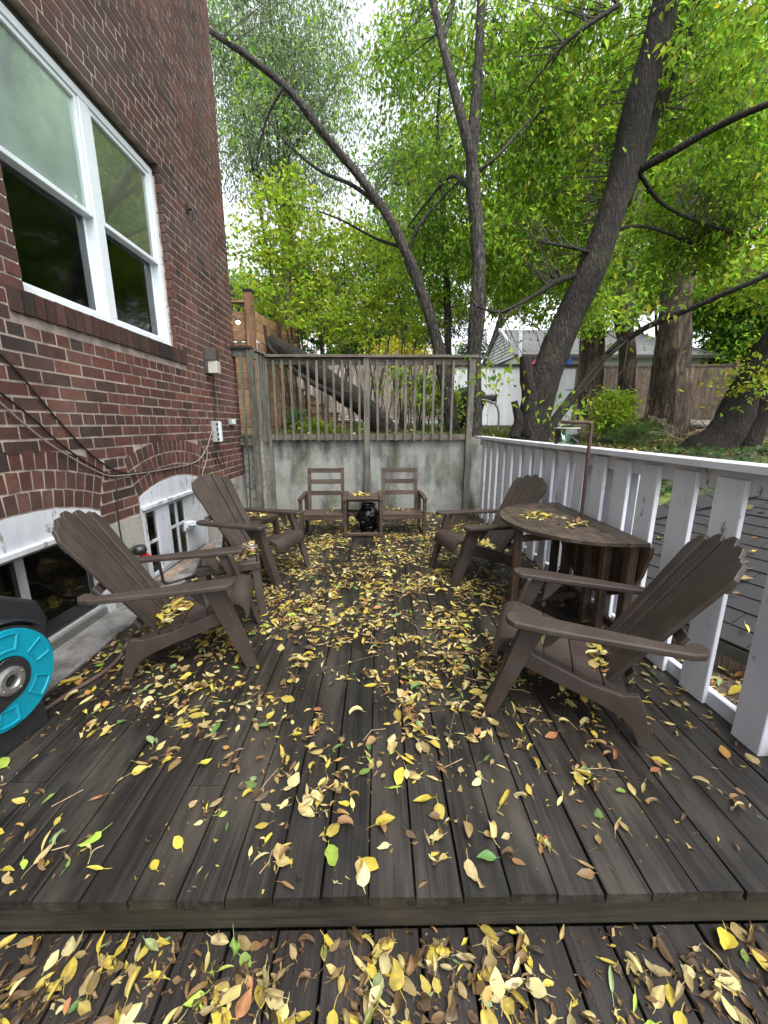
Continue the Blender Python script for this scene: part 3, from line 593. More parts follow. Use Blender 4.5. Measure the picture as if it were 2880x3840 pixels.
MB().tube([(-0.02, 0, 0), (0.06, 0, 0), (0.065, 0, -0.02), (0.06, 0, -0.10)], 0.012, 7).build('hook', 'blackpl', br)
MB().box((-0.003, -0.03, -0.04), (0.008, 0.03, 0.04)).build('plate', 'blackpl', br)
hz = [atY(1352 / 1.475 + 2, 1200 + 630 / 1.475, 5.66), atY(1375 / 1.475, 1200 + 750 / 1.475, 5.64), atY(1381 / 1.475, 1200 + 900 / 1.475, 5.62), atY(1388 / 1.475, 1200 + 1060 / 1.475, 5.6)]
e = np.array(hz[-1]); e2 = e.copy(); e2[2] = 0.015
tag(MB().tube(spline([hz[0] + np.array([-0.02, 0.05, 0.02])] + hz + [e2], 6), 0.011, 7).build('green_hose', 'hosegr', smooth=True), 'dark green hose hanging down the concrete at the house corner', 'hose')
# small lit bulb of a porch light round the corner of the house
pl = thing('porch_light', 'small lit warm bulb by the cedar boards at the house corner', 'lamp', (-2.08, HY1 + 0.02, 2.80))
em = bpy.data.materials.new('lit bulb'); em.use_nodes = True; ep = em.node_tree.nodes['Principled BSDF']; ep.inputs['Emission Color'].default_value = (1, 0.65, 0.25, 1); ep.inputs['Emission Strength'].default_value = 4
MB().lathe([(0.002, -0.03), (0.022, -0.018), (0.03, 0.0), (0.022, 0.018), (0.002, 0.03)], (0.10, 0.05, 0.0), 14).build('bulb', em, pl, smooth=True)
MB().lathe([(0.002, 0.07), (0.03, 0.06), (0.035, 0.03), (0.03, 0.018)], (0.10, 0.05, 0.0), 14).build('socket', 'lampbr', pl, smooth=True)
MB().tube([(-0.04, -0.0, 0.06), (0.03, 0.02, 0.075), (0.10, 0.05, 0.065)], 0.012, 7).build('arm', 'lampbr', pl)
# garden tap with timer and connector, hose below
tp = thing('garden_tap', 'outdoor tap with black timer, red valve and yellow connector by the basement window', 'tap', (WX, 3.0, 0.36))
MB().tube([(-0.01, 0.0, 0.06), (0.06, 0.0, 0.06), (0.075, 0.01, 0.04)], 0.016, 8).build('spout', 'metal', tp)
MB().lathe([(0.0, -0.03), (0.045, -0.03), (0.055, 0.0), (0.045, 0.035), (0.0, 0.035)], (0.08, 0.02, 0.045), 14).build('timer', 'blackpl', tp, smooth=True)
MB().box((0.05, -0.09, 0.045), (0.09, -0.03, 0.085)).build('handle', 'blackpl', tp, bevel=0.008)
MB().tube([(0.08, 0.03, 0.02), (0.09, 0.08, -0.03), (0.095, 0.12, -0.06)], [0.028, 0.03, 0.022], 10).build('valve', 'red', tp)
MB().tube([(0.094, 0.115, -0.057), (0.10, 0.17, -0.09)], 0.018, 10).build('connector', 'yellow', tp)
tag(MB().tube(spline([(WX + 0.10, 3.16, 0.275), (WX + 0.11, 3.20, 0.22), (WX + 0.12, 3.21, 0.12), (WX + 0.13, 3.22, 0.035), (WX + 0.20, 3.30, 0.016), (WX + 0.33, 3.55, 0.016), (WX + 0.40, 3.9, 0.016)], 6), 0.013, 8).build('hose', 'cableblk', smooth=True), 'black hose dropping from the yellow connector on the garden tap', 'hose')
tag(MB().tube(spline([(-1.62, 3.0, 0.012), (-1.70, 3.05, 0.012), (-1.72, 3.15, 0.012), (-1.66, 3.35, 0.012), (-1.52, 3.62, 0.012)], 6), 0.012, 7).build('hose', 'hosegr', smooth=True), 'green hose curling over the deck behind the leaf covered side table', 'hose')
S1 = lambda a, b, z: atZ(a / 3.16, 2100 + b / 3.16, z)
hp = [S1(250, 1930, 0.016), S1(560, 1750, 0.016), S1(850, 1560, 0.016), S1(1150, 1380, 0.016), S1(1350, 1230, 0.02), S1(1460, 1090, 0.05), S1(1520, 960, 0.12), np.array([-1.60, 2.62, 0.25]), np.array([-1.66, 2.72, 0.24]), np.array([-1.75, 2.8, 0.1]), np.array([-1.78, 2.95, 0.03])]
tag(MB().tube(spline(hp, 6), 0.012, 8).build('brown_hose', 'hose', smooth=True), 'brown hose lying on the deck between hose reel and basement window', 'hose')
# ================================================================== RETAINING WALL AND GREY RAILING
LY, SY = 6.10, 5.74
rw = thing('retaining_wall', 'stained mossy concrete retaining wall at the far end of the deck', 'wall', (0, LY, 0))
nx, nz = 60, 26; mb = MB(); vs = []
for j in range(nz + 1):
    for i in range(nx + 1):
        x = -1.72 + 3.42 * i / nx; z = -0.3 + 1.50 * j / nz
        y = 0.055 + 0.012 * noise.noise((x * 2, z * 2, 0)) + 0.006 * noise.noise((x * 9, z * 9, 3)) + (0.006 if abs((z % 0.42) - 0.02) < 0.03 else 0)
        vs.append((x, y, z))
fs = [(j * (nx + 1) + i, j * (nx + 1) + i + 1, (j + 1) * (nx + 1) + i + 1, (j + 1) * (nx + 1) + i) for j in range(nz) for i in range(nx)]
mb.add(vs, fs); mb.build('face', 'wall', rw, smooth=True)
MB().box((-1.72, 0.085, -0.3), (1.70, 0.30, 1.196)).build('core', 'wall', rw)
MB().box((1.70, 0.02, -0.3), (1.78, 0.34, 1.18)).build('end_pier', 'pebble', rw)
pc = thing('pebble_wall', 'rough pebbled concrete wall stub beside the house corner', 'wall', (-1.88, SY, 0))
MB().box((-0.14, 0.05, -0.3), (0.16, 0.34, 1.16)).build('stub', 'pebble', pc, bevel=0.02)
rl = thing('grey_railing', 'weathered grey wooden railing standing on the retaining wall', 'railing', (0, LY, 0))
CT = 2.40
MB().box((-1.72, -0.075, CT - 0.038), (-0.166, 0.065, CT)).build('cap', 'grey_h', rl, bevel=0.004, center=True)
MB().box((-0.160, -0.073, CT - 0.040), (1.47, 0.066, CT - 0.002)).build('cap', 'grey_h', rl, bevel=0.004, center=True)
for a, b in ((-1.66, -0.235), (-0.14, 1.34)):
    MB().box((a, -0.012, CT - 0.135), (b, 0.026, CT - 0.0405)).build('top_rail', 'grey_h', rl, bevel=0.003, center=True)
    MB().box((a, -0.012, 1.165), (b, 0.026, 1.255)).build('bottom_rail', 'grey_h', rl, bevel=0.003, center=True)
for x, z0 in ((-1.70, 0.0), (-0.188, 0.0), (1.385, 0.0)):
    MB().box((x - 0.045, -0.05, z0), (x + 0.045, 0.04, CT - 0.041)).build('post', 'grey', rl, bevel=0.004, center=True)
rr = random.Random(5)
def baluster(x, y, za, zb, parent, t=0.034):
    mb = MB(); j = rr.uniform(-0.006, 0.006)
    mb.prism([(-t / 2, za + 0.012), (-t / 2 + 0.01, za), (t / 2 - 0.01, za), (t / 2, za + 0.012), (t / 2, zb), (-t / 2, zb)], lambda a, z: (x + a + j * (z - za), y - t / 2, z), lambda a, z: (x + a + j * (z - za), y + t / 2, z))
    return mb.build('baluster', 'grey', parent, center=True)
for i in range(11): baluster(-1.565 + i * 0.1265, -0.030, 1.155, CT - 0.075, rl)
for i in range(9): baluster(-0.02 + i * 0.1400, -0.030, 1.155, CT - 0.075, rl)
sr = thing('short_railing', 'short return of grey railing between cedar screen and house corner', 'railing', (-1.85, SY, 0))
MB().box((-0.19, -0.07, CT + 0.012), (0.09, 0.06, CT + 0.05)).build('cap', 'fascia', sr, bevel=0.004, center=True)
MB().box((-0.17, -0.04, CT - 0.085), (0.075, -0.002, CT + 0.011)).build('top_rail', 'grey_h', sr, bevel=0.003, center=True)
MB().box((-0.17, -0.012, 1.10), (0.03, 0.026, 1.20)).build('bottom_rail', 'grey_h', sr, bevel=0.003, center=True)
MB().box((0.022, -0.055, 0.0), (0.10, 0.035, CT + 0.01)).build('post', 'grey', sr, bevel=0.004, center=True)
baluster(-0.06, -0.058, 1.16, CT - 0.04, sr)
MB().beam((0.085, 0.06, CT + 0.018), (0.15, LY - SY - 0.09, CT + 0.0), 0.12, 0.036).build('side_cap', 'grey_h', sr)
MB().beam((0.09, 0.04, CT - 0.06), (0.15, LY - SY - 0.06, CT - 0.075), 0.036, 0.09).build('side_rail', 'grey', sr)
MB().beam((0.09, 0.04, 1.18), (0.15, LY - SY - 0.06, 1.19), 0.036, 0.09).build('side_rail', 'grey', sr)
for i in range(3): baluster(0.125 + i * 0.016, 0.09 + i * 0.085, 1.13, CT - 0.02, sr)
# ================================================================== WHITE FENCE
FA, FB = Vector((1.655, 1.30, 0)), Vector((1.535, 6.06, 0)); fu = (FB - FA).normalized(); fn = Vector((fu.y, -fu.x, 0))
wf = thing('white_fence', 'peeling white painted slat fence along the side of the deck', 'fence', FA, 0)
def fbox(name, s0, s1, n0, n1, za, zb, mat='white', bev=0.003, parent=wf):
    c = fu * ((s0 + s1) / 2) + fn * ((n0 + n1) / 2); o = MB().box((-(s1 - s0) / 2, -(n1 - n0) / 2, -(zb - za) / 2), ((s1 - s0) / 2, (n1 - n0) / 2, (zb - za) / 2)).build(name, mat, parent, bevel=bev)
    o.location = (c.x, c.y, (za + zb) / 2); o.rotation_euler = (0, 0, math.atan2(fu.y, fu.x)); return o
FL = (FB - FA).length
fbox('top_rail', -0.6, 2.0, -0.045, 0.075, 1.192, 1.230); fbox('top_rail', 2.003, FL + 0.02, -0.045, 0.074, 1.190, 1.228)
fbox('back_rail', -0.6, FL, 0.030, 0.068, 1.09, 1.189); fbox('bottom_rail', -0.6, FL, 0.034, 0.072, -0.02, 0.075)
s = 0.40; i = 0; rf = random.Random(2)
while s < FL - 0.12:
    wdt = 0.148 + rf.uniform(-0.006, 0.006)
    o = fbox('slat', s, s + wdt, 0.001 + rf.uniform(-0.003, 0.003), 0.029, 0.002, 1.165 + rf.uniform(-0.012, 0.012)); o.rotation_euler.x = rf.uniform(-0.004, 0.004)
    if s > 1.15: fbox('back_slat', s + rf.uniform(-.012, .012), s + wdt + rf.uniform(-.012, .012), 0.074, 0.10, 0.0, 1.150 + rf.uniform(-0.012, 0.012))
    s += 0.2645 + rf.uniform(-0.008, 0.008); i += 1
fbox('post', 0.08, 0.21, -0.02, 0.115, -0.3, 1.188); fbox('post', 1.42, 1.50, 0.075, 0.16, -0.3, 1.15)
fbox('post', -0.35, -0.21, -0.02, 0.115, -0.3, 1.188)
# ================================================================== ADIRONDACK CHAIRS
def curve_prof(pts): return [tuple(p[:2]) for p in spline([(a, b, 0) for a, b in pts], 4)]
def make_chair(label):
    t = thing('adirondack_chair', label, 'chair', group='brown adirondack chairs on the deck')
    BV = dict(bevel=0.004, seg=2)
    prof = [(.27, .385), (.10, .32), (-.08, .255), (-.21, .232), (-.275, .245), (-.30, .20), (-.352, 0), (-.298, 0), (-.268, .07), (-.225, .118), (-.15, .155), (-.05, .19), (.10, .24), (.25, .29)]
    for s in (-1, 1):
        MB().prism(prof, lambda y, z: (s * .215, y, z), lambda y, z: (s * .245, y, z)).build('rear_leg', 'plastic', t, **BV)
        mb = MB()
        side = [(.115, .535), (.215, .535), (.375, 0), (.318, 0)]
        mb.prism(side, lambda y, z: (s * .270, y, z), lambda y, z: (s * .292, y, z))
        front = [(.195, .535), (.219, .535), (.379, 0), (.355, 0)]
        mb.prism(front, lambda y, z: (s * .218, y, z), lambda y, z: (s * .269, y, z))
        mb.build('front_leg', 'plastic', t, **BV)
        arm = [(.245, .255), (.262, .288), (.30, .300), (.338, .290), (.362, .262), (.368, .12), (.356, -.10), (.345, -.30), (.338, -.40), (.315, -.452), (.265, -.475), (.225, -.455), (.238, -.415), (.272, -.385), (.277, -.33), (.262, -.10), (.248, .12)]
        fz = lambda y: .548 + .03 * y
        MB().prism(arm if s < 0 else arm[::-1], lambda x, y: (-s * -x, y, fz(y) - .030), lambda x, y: (s * x, y, fz(y))).build('arm', 'plastic', t, bevel=0.007, seg=2)
        MB().prism([(.03, .515), (.115, .525), (.13, .40), (.10, .42)], lambda y, z: (s * .258, y, z), lambda y, z: (s * .272, y, z)).build('arm_gusset', 'plastic', t, **BV)
    zs = lambda y: .392 - .0 if y > .25 else .238 + (y + .2) * (.392 - .238) / .45
    for a, b in ((.125, .245), (-.005, .118), (-.135, -.012), (-.24, -.142)):
        mb = MB(); n = 6; top = [(-.22 + .44 * i / n, -.008 * math.sin(math.pi * i / n)) for i in range(n + 1)]
        vs = []
        for x, dz in top: vs += [(x, a, zs(a) + dz), (x, b, zs(b) + dz), (x, b, zs(b) + dz - .02), (x, a, zs(a) + dz - .02)]
        fs = [(4 * i + k, 4 * i + (k + 1) % 4, 4 * (i + 1) + (k + 1) % 4, 4 * (i + 1) + k) for i in range(n) for k in range(4)] + [(3, 2, 1, 0), (4 * n, 4 * n + 1, 4 * n + 2, 4 * n + 3)]
        mb.add([v for v in vs], [f[::-1] for f in fs]); mb.build('seat_slat', 'plastic', t)
    roll = curve_prof([(.252, .392), (.285, .394), (.322, .380), (.343, .35), (.349, .32), (.347, .29)])
    inner = [(y - .018, z - .016) for y, z in roll][::-1]
    MB().prism(roll + inner, lambda y, z: (-.216, y, z), lambda y, z: (.216, y, z)).build('seat_front', 'plastic', t)
    a = R(31); dv = Vector((0, -math.sin(a), math.cos(a))); nv = Vector((0, math.cos(a), math.sin(a))); o0 = Vector((0, -.165, .215))
    tops = [.775, .812, .828, .812, .775]
    for i in range(5):
        k = i - 2; b0, b1 = k * .070 - .0305, k * .070 + .0305; t0, t1 = k * .104 - .0462, k * .104 + .0462; T = tops[i]
        dl = {0: (-.055, .004), 1: (-.022, -.004), 2: (-.008, -.008), 3: (-.004, -.022), 4: (.004, -.055)}[i]
        q = [(b0, -.02), (b1, -.02), (t1, T + dl[1] - .02), (t1 - .014, T + dl[1] + .002), ((t0 + t1) / 2 + .012, T + sum(dl) / 2 + .014), ((t0 + t1) / 2 - .012, T + sum(dl) / 2 + .014), (t0 + .014, T + dl[0] + .002), (t0, T + dl[0] - .02)]
        curve = .005 * abs(k) ** 1.5
        f0 = lambda u, v: tuple(o0 + Vector((u, 0, 0)) + dv * v + nv * (curve - .011)); f1 = lambda u, v: tuple(o0 + Vector((u, 0, 0)) + dv * v + nv * (curve + .011))
        MB().prism(q, f0, f1).build('back_slat', 'plastic', t, **BV)
    bb = MB()
    for v, wd in ((.12, .40), (.40, .52), (.66, .40)):
        p = o0 + dv * v - nv * .022; bb.beam(p - Vector((wd / 2, 0, 0)), p + Vector((wd / 2, 0, 0)), .018, .05, up=tuple(dv))
    bb.build('back_brace', 'plastic', t, bevel=0.003)
    return t
def face(dx, dy): return math.atan2(-dx, dy)      # local +y towards (dx,dy)
CH0 = make_chair('brown adirondack chair beside the teal hose reel with a leaf pile on its seat')
CHAIRS = {}
def put(o, front_mid, rear_mid):
    f, r = np.array(front_mid), np.array(rear_mid); d = (f - r) / np.linalg.norm(f - r); c = f - d * 0.345
    o.location = (c[0], c[1], 0.0005); o.rotation_euler = (0, 0, face(*d)); return c, d
CHAIRS['LF'] = put(CH0, (-0.83, 2.32), (-1.44, 2.17))
def put2(key, label, f, r):
    o = dup(CH0, (0, 0, 0), 0, label); CHAIRS[key] = put(o, f, r)
put2('LB', 'brown adirondack chair behind the leaf covered side table facing the gate leg table', (-0.82, 3.46), (-1.40, 3.675))
put2('RB', 'brown adirondack chair against the white fence behind the half round table', (0.597, 3.436), (1.215, 3.595))
put2('RF', 'brown adirondack chair in front of the half round table with bare seat slats', (0.645, 1.905), (1.24, 1.665))
# ------------------------------------------------------------------ plastic side tables
def side_table(label, loc, rz):
    t = thing('side_table', label, 'side table', loc, rz, group='brown resin side tables')
    for i in range(5):
        x = -.168 + i * .084; MB().box((x - .0395, -.19, .395), (x + .0395, .19, .415)).build('top_slat', 'plastic', t, bevel=0.003)
    fr = MB(); frame = [(-.225, .205), (.225, .205), (.225, -.205), (-.225, -.205)]
    fr.box((-.225, -.215, .36), (-.212, .215, .418)); fr.box((.212, -.215, .36), (.225, .215, .418)); fr.box((-.2115, -.215, .36), (.2115, -.195, .418)); fr.box((-.2115, .195, .36), (.2115, .215, .418))
    fr.build('rim', 'plastic', t, bevel=0.008, seg=2)
    for sx in (-1, 1):
        for sy in (-1, 1):
            m = MB(); p = [(.155, .195), (.213, .195), (.213, .18), (.17, .18), (.17, .14), (.155, .14)]
            base = [(sx * x, sy * y) for x, y in ((.165, .155), (.222, .155), (.222, .212), (.165, .212))]
            m.prism(base if sx * sy > 0 else base[::-1], lambda x, y: (x * 1.10 + sx * .006, y * 1.10 + sy * .006, 0), lambda x, y: (x * .97, y * .97, .36))
            m.build('leg', 'plastic', t, bevel=0.006, seg=2)
    return t
side_table('brown resin side table between two chairs with leaves and a glass jar on top', (-1.15, 2.83, 0.0005), face(0.40, 0.14))
side_table('brown resin side table in the corner by the concrete wall with leaves on top', (-1.40, 4.12, 0.0005), face(0.42, -0.1))
jr = thing('ash_jar', 'small clear glass jar on the leaf covered side table', 'jar', (-0.99, 2.88, 0.417))
MB().lathe([(0.0, 0.0), (0.04, 0.0), (0.045, 0.01), (0.045, 0.05), (0.04, 0.058)], (0, 0, 0), 20).build('glass', 'jar', jr, smooth=True)
MB().lathe([(0.036, 0.056), (0.042, 0.056), (0.042, 0.066), (0.036, 0.066), (0.036, 0.056)], (0, 0, 0), 20).build('rim', 'metal', jr, smooth=True)
# ------------------------------------------------------------------ twin bench with table
bn = thing('twin_bench', 'brown wooden twin seat bench with small table between its two chairs', 'bench', (-0.205, 4.745, 0.0), R(2.2))
BX = [-0.775, -0.225, 0.225, 0.775]; bw = dict(bevel=0.003)
for i, x in enumerate(BX):
    T = 0.042
    MB().box((x - T / 2, -T, 0), (x + T / 2, 0.02, 0.475)).build('leg', 'bench', bn, **bw)
    MB().box((x - T / 2, 0.44, 0), (x + T / 2, 0.49, 0.475)).build('leg', 'bench', bn, **bw)
    MB().box((x - T / 2 - 0.004, -T - 0.012, 0.476), (x + T / 2 + 0.004, 0.50, 0.515)).build('arm', 'bench', bn, **bw)
    MB().box((x - T / 2 + 0.004, 0.021, 0.02), (x + T / 2 - 0.004, 0.439, 0.062)).build('runner', 'bench', bn, **bw)
    MB().box((x - T / 2 + 0.006, 0.021, 0.22), (x + T / 2 - 0.006, 0.439, 0.275)).build('side_rail', 'bench', bn, **bw)
for a, b in ((BX[0], BX[1]), (BX[2], BX[3])):
    a2, b2 = a + 0.022, b - 0.022
    MB().box((a2, -0.035, 0.235), (b2, -0.008, 0.305)).build('seat_rail', 'bench', bn, **bw)
    for k in range(6):
        y = 0.0 + k * 0.075; MB().box((a2, y, 0.283 - 0.006 * k), (b2, y + 0.066, 0.303 - 0.006 * k)).build('seat_slat', 'bench', bn, **bw)
    ang = R(11); d = Vector((0, math.sin(ang), math.cos(ang)))
    for x in (a2 + 0.03, b2 - 0.03):
        p = Vector((x, 0.405, 0.20)); MB().beam(p, p + d * 0.64, 0.045, 0.035, up=(0, 1, 0)).build('back_post', 'bench', bn, **bw)
    for v in (0.30, 0.455, 0.605):
        p = Vector((0, 0.395, 0.20)) + d * v; MB().beam((a2 + 0.053, p.y + 0.005, p.z), (b2 - 0.053, p.y + 0.005, p.z), 0.022, 0.06, up=tuple(d)).build('back_slat', 'bench', bn, **bw)
for k in range(5): MB().box((BX[1] + 0.026, 0.0 + k * 0.085, 0.478), (BX[2] - 0.026, 0.078 + k * 0.085, 0.498)).build('table_slat', 'bench', bn, **bw)
MB().box((BX[1] + 0.022, 0.10, 0.44), (BX[2] - 0.022, 0.13, 0.477)).build('table_rail', 'bench', bn, **bw)
MB().box((BX[1] + 0.022, -0.03, 0.02), (BX[2] - 0.022, 0.0, 0.062)).build('stretcher', 'bench', bn, **bw)
MB().box((BX[1] + 0.022, 0.45, 0.22), (BX[2] - 0.022, 0.475, 0.26)).build('stretcher', 'bench', bn, **bw)
# ------------------------------------------------------------------ black strawberry pot
pot = thing('strawberry_pot', 'glossy black planter pot with side pockets under the bench table', 'pot', (-0.155, 5.03, 0.0))
MB().lathe([(0.0, 0.0), (0.085, 0.0), (0.09, 0.02), (0.10, 0.06), (0.13, 0.14), (0.145, 0.21), (0.14, 0.27), (0.115, 0.315), (0.09, 0.335), (0.088, 0.35), (0.105, 0.368), (0.108, 0.378), (0.092, 0.378), (0.08, 0.35), (0.08, 0.30), (0.0, 0.28)], (0, 0, 0), 32).build('body', 'blackgl', pot, smooth=True)
for zc, n, ph, rr_ in ((0.24, 4, 0.35, 0.135), (0.15, 4, 1.1, 0.12), (0.07, 4, 0.3, 0.095)):
    for k in range(n):
        a = ph + k * 2 * math.pi / n; m = MB(); seg = 10; vs = []
        ca, sa = math.cos(a), math.sin(a)
        for (s0, zz, out) in ((0.012, -0.075, -0.02), (0.035, -0.03, 0.018), (0.048, 0.02, 0.042), (0.040, 0.018, 0.036), (0.02, -0.03, 0.0)):
            for q in range(seg):
                b = math.pi * 2 * q / seg; lx = out + s0 * 0.7 * math.cos(b); ly = s0 * math.sin(b)
                vs.append(((rr_ + lx) * ca - ly * sa, (rr_ + lx) * sa + ly * ca, zc + zz + 0.012 * math.cos(b)))
        m.add(vs, [(i * seg + q, i * seg + (q + 1) % seg, (i + 1) * seg + (q + 1) % seg, (i + 1) * seg + q) for i in range(4) for q in range(seg)])
        m.build('pocket', 'blackgl', pot, smooth=True)
# ------------------------------------------------------------------ gate leg table
gt = thing('gateleg_table', 'dark teak drop leaf table with one half round leaf raised by the white fence', 'table', (1.535, 2.755, 0.0), R(0.0))
TH, TZ = 0.026, 0.722; RX, RY = 0.605, 0.605
def half_pts(rx, ry, n=28, x0=0.0): return [(x0 - rx * math.sin(math.pi * i / n), ry * math.cos(math.pi * i / n)) for i in range(n + 1)]
xin = -0.075
fl = lambda z: (lambda x, y: (x, y, z))
# raised leaf: rim in segments, boards inside
outer = half_pts(RX - 0.06, RY, 28, xin); inner_ = half_pts(RX - 0.06 - 0.075, RY - 0.075, 28, xin)
for i0, i1 in ((0, 7), (7, 14), (14, 21), (21, 28)):
    poly = outer[i0:i1 + 1] + inner_[i0:i1 + 1][::-1]
    MB().prism(poly, fl(TZ - TH), fl(TZ)).build('leaf_rim', 'table', gt, bevel=0.002)
nb = 7; wy = 2 * (RY - 0.075) / nb
for k in range(nb):
    ya, yb = -(RY - 0.075) + k * wy + 0.003, -(RY - 0.075) + (k + 1) * wy - 0.003
    ex = lambda y: xin - (RX - 0.06 - 0.076) * math.sqrt(max(0, 1 - (y / (RY - 0.074)) ** 2)) + 0.001
    n = 5; pts = [(xin, ya), (xin, yb)] + [(ex(yb + (ya - yb) * i / n), yb + (ya - yb) * i / n) for i in range(n + 1)]
    if k in (0, nb - 1): pts = [p for j, p in enumerate(pts) if j < 2 or p[0] < xin - 0.012]
    MB().prism(pts, fl(TZ - TH), fl(TZ - 0.001)).build('leaf_board', 'table', gt)
MB().box((xin + 0.003, -RY - 0.005, TZ - TH), (0.055, RY + 0.005, TZ - 0.0005)).build('centre_board', 'table', gt, bevel=0.002)
drop = [(y, TZ - 0.03 - (RX - 0.1) * math.sqrt(max(0, 1 - (y / RY) ** 2))) for y in np.linspace(-RY + 0.002, RY - 0.002, 25)]
MB().prism([(RY - 0.002, TZ - 0.03), (-RY + 0.002, TZ - 0.03)] + drop, lambda y, z: (0.060, y, z), lambda y, z: (0.085, y, z)).build('hanging_leaf', 'table_v', gt, bevel=0.002)
for x, y in ((0.02, -0.50), (0.02, 0.50), (-0.04, -0.17), (-0.04, 0.17)):
    MB().box((x - 0.025, y - 0.032, 0.0), (x + 0.025, y + 0.032, TZ - TH - 0.001)).build('leg', 'table_v', gt, bevel=0.003)
for z in (0.07, 0.60):
    MB().box((0.0, -0.467, z), (0.035, 0.467, z + 0.05)).build('rail', 'table', gt, bevel=0.003)
def gate(px, py, q):
    MB().box((px - 0.025, py - 0.025, 0.0), (px + 0.025, py + 0.025, TZ - TH - 0.001)).build('gate_leg', 'table_v', gt, bevel=0.003)
    for z in (0.12, 0.60): MB().beam((px, py, z), (q[0], q[1], z), 0.024, 0.045).build('gate_rail', 'table', gt, bevel=0.002)
gate(-0.54, -0.10, (-0.02, 0.0)); gate(-0.05, -0.36, (-0.02, -0.18))
hk = thing('hook_pole', 'rusty iron pole with bent top rising through the half round table', 'pole', (1.500, 2.78, 0.0))
MB().tube([(0.0, 0, 0.0), (0.0, 0, 0.5), (0.0, 0, 1.0), (-0.002, 0, 1.39), (-0.008, 0, 1.408), (-0.03, 0, 1.415), (-0.10, 0, 1.416), (-0.22, 0, 1.418)], 0.0125, 10).build('pole', 'rust', hk, smooth=True)
lj = thing('hanging_jar', 'clear glass jar lantern hanging from the rusty pole', 'lantern', (1.33, 2.78, 1.265))
MB().lathe([(0.0, 0.0), (0.076, 0.0), (0.08, 0.006), (0.08, 0.108), (0.078, 0.112), (0.075, 0.108), (0.075, 0.01), (0.0, 0.006)], (0, 0, 0), 28).build('glass', 'jar', lj, smooth=True)
MB().lathe([(0.079, 0.106), (0.084, 0.106), (0.084, 0.113), (0.079, 0.113), (0.079, 0.106)], (0, 0, 0), 28).build('rim', 'frost', lj, smooth=True)
MB().tube([(-0.08, 0, 0.108), (-0.03, 0, 0.135), (0.0, 0, 0.165), (0.03, 0, 0.135), (0.08, 0, 0.108)], 0.002, 5).build('wire', 'metal', lj)
MB().lathe([(0.0, 0.13), (0.012, 0.13), (0.012, 0.19), (0.0, 0.19)], (0.01, 0, 0), 10).build('clear_tie', 'jar', lj)
# ------------------------------------------------------------------ hose reel
rc = np.array([-1.615, 1.475, 0.0]); re = thing('hose_reel', 'black hose reel with round teal side disc and grey hub standing by the basement window', 'hose reel', tuple(rc), R(-6))
re.scale = (.96, .96, .98)
def ring(mb, r0, r1, x0, x1, seg=48):
    mb.lathe([(r0, x0), (r1, x0), (r1, x1), (r0, x1), (r0, x0)], (0, 0, 0.338), seg, 'X')
m = MB(); ring(m, 0.02, 0.235, -0.03, 0.012); m.build('rim', 'blackpl', re, bevel=0.004)
m = MB(); ring(m, 0.02, 0.235, -0.34, -0.30); m.build('rim', 'blackpl', re, bevel=0.004)
m = MB(); ring(m, 0.0, 0.16, -0.299, -0.031); m.build('drum', 'blackpl', re)
m = MB(); m.lathe([(0.095, 0.0125), (0.223, 0.0125), (0.220, 0.024), (0.105, 0.026), (0.095, 0.0125)], (0, 0, 0.338), 48, 'X'); m.build('teal_disc', 'teal', re)
for k in range(6):
    a = k * math.pi / 3 + 0.35; half = 0.30; p = []
    for rr2, hh in ((0.128, half * 1.0), (0.205, half * 0.82)):
        q = [(rr2 * math.cos(a + hh * t), rr2 * math.sin(a + hh * t)) for t in np.linspace(-1, 1, 6)]
        p += q if rr2 < 0.15 else q[::-1]
    cen = (0.168 * math.cos(a), 0.168 * math.sin(a)); mm = MB()
    n = len(p); vs = [(0.025, y, 0.338 + z) for y, z in p] + [(0.031, y, 0.338 + z) for y, z in p] + [(0.031, cen[0] + (y - cen[0]) * 0.86, 0.338 + cen[1] + (z - cen[1]) * 0.86) for y, z in p] + [(0.0262, cen[0] + (y - cen[0]) * 0.74, 0.338 + cen[1] + (z - cen[1]) * 0.74) for y, z in p]
    mm.add(vs, [(r0 * n + i, r0 * n + (i + 1) % n, (r0 + 1) * n + (i + 1) % n, (r0 + 1) * n + i) for r0 in range(3) for i in range(n)]); mm.build('pocket', 'teal', re, bevel=0.001)
st = [(0.10 * math.cos(b) + (0 if math.cos(b) > 0 else -0.07), 0.10 * math.sin(b) + (0 if math.cos(b) > 0 else -0.03)) for b in np.linspace(-math.pi, math.pi, 33)[:-1]]
MB().prism(st, lambda y, z: (0.0265, y, 0.338 + z), lambda y, z: (0.033, y, 0.338 + z)).build('hub_plate', 'blackpl', re, bevel=0.003)
m = MB(); m.lathe([(0.025, 0.030), (0.062, 0.034), (0.062, 0.046), (0.050, 0.052), (0.032, 0.052), (0.026, 0.044), (0.025, 0.030)], (0, 0, 0.338), 32, 'X'); m.build('hub', 'metal', re, smooth=False)
for k in range(4):
    a = k * math.pi / 2 + 0.5; MB().lathe([(0, 0.052), (0.005, 0.052), (0.004, 0.057), (0, 0.057)], (0, 0.05 * math.cos(a), 0.338 + 0.05 * math.sin(a)), 8, 'X').build('bolt', 'metal', re)
cov = []
for b in np.linspace(R(40), R(150), 14): cov.append((0.262 * math.cos(b), 0.338 + 0.262 * math.sin(b)))
cin = [(y * 0.95, 0.338 + (z - 0.338) * 0.95) for y, z in cov][::-1]
MB().prism(cov + cin, lambda y, z: (-0.37, y, z), lambda y, z: (0.02, y, z)).build('cover', 'blackpl', re, bevel=0.006)
cov2 = [(y * 1.04, 0.338 + (z - 0.338) * 1.06) for y, z in cov]
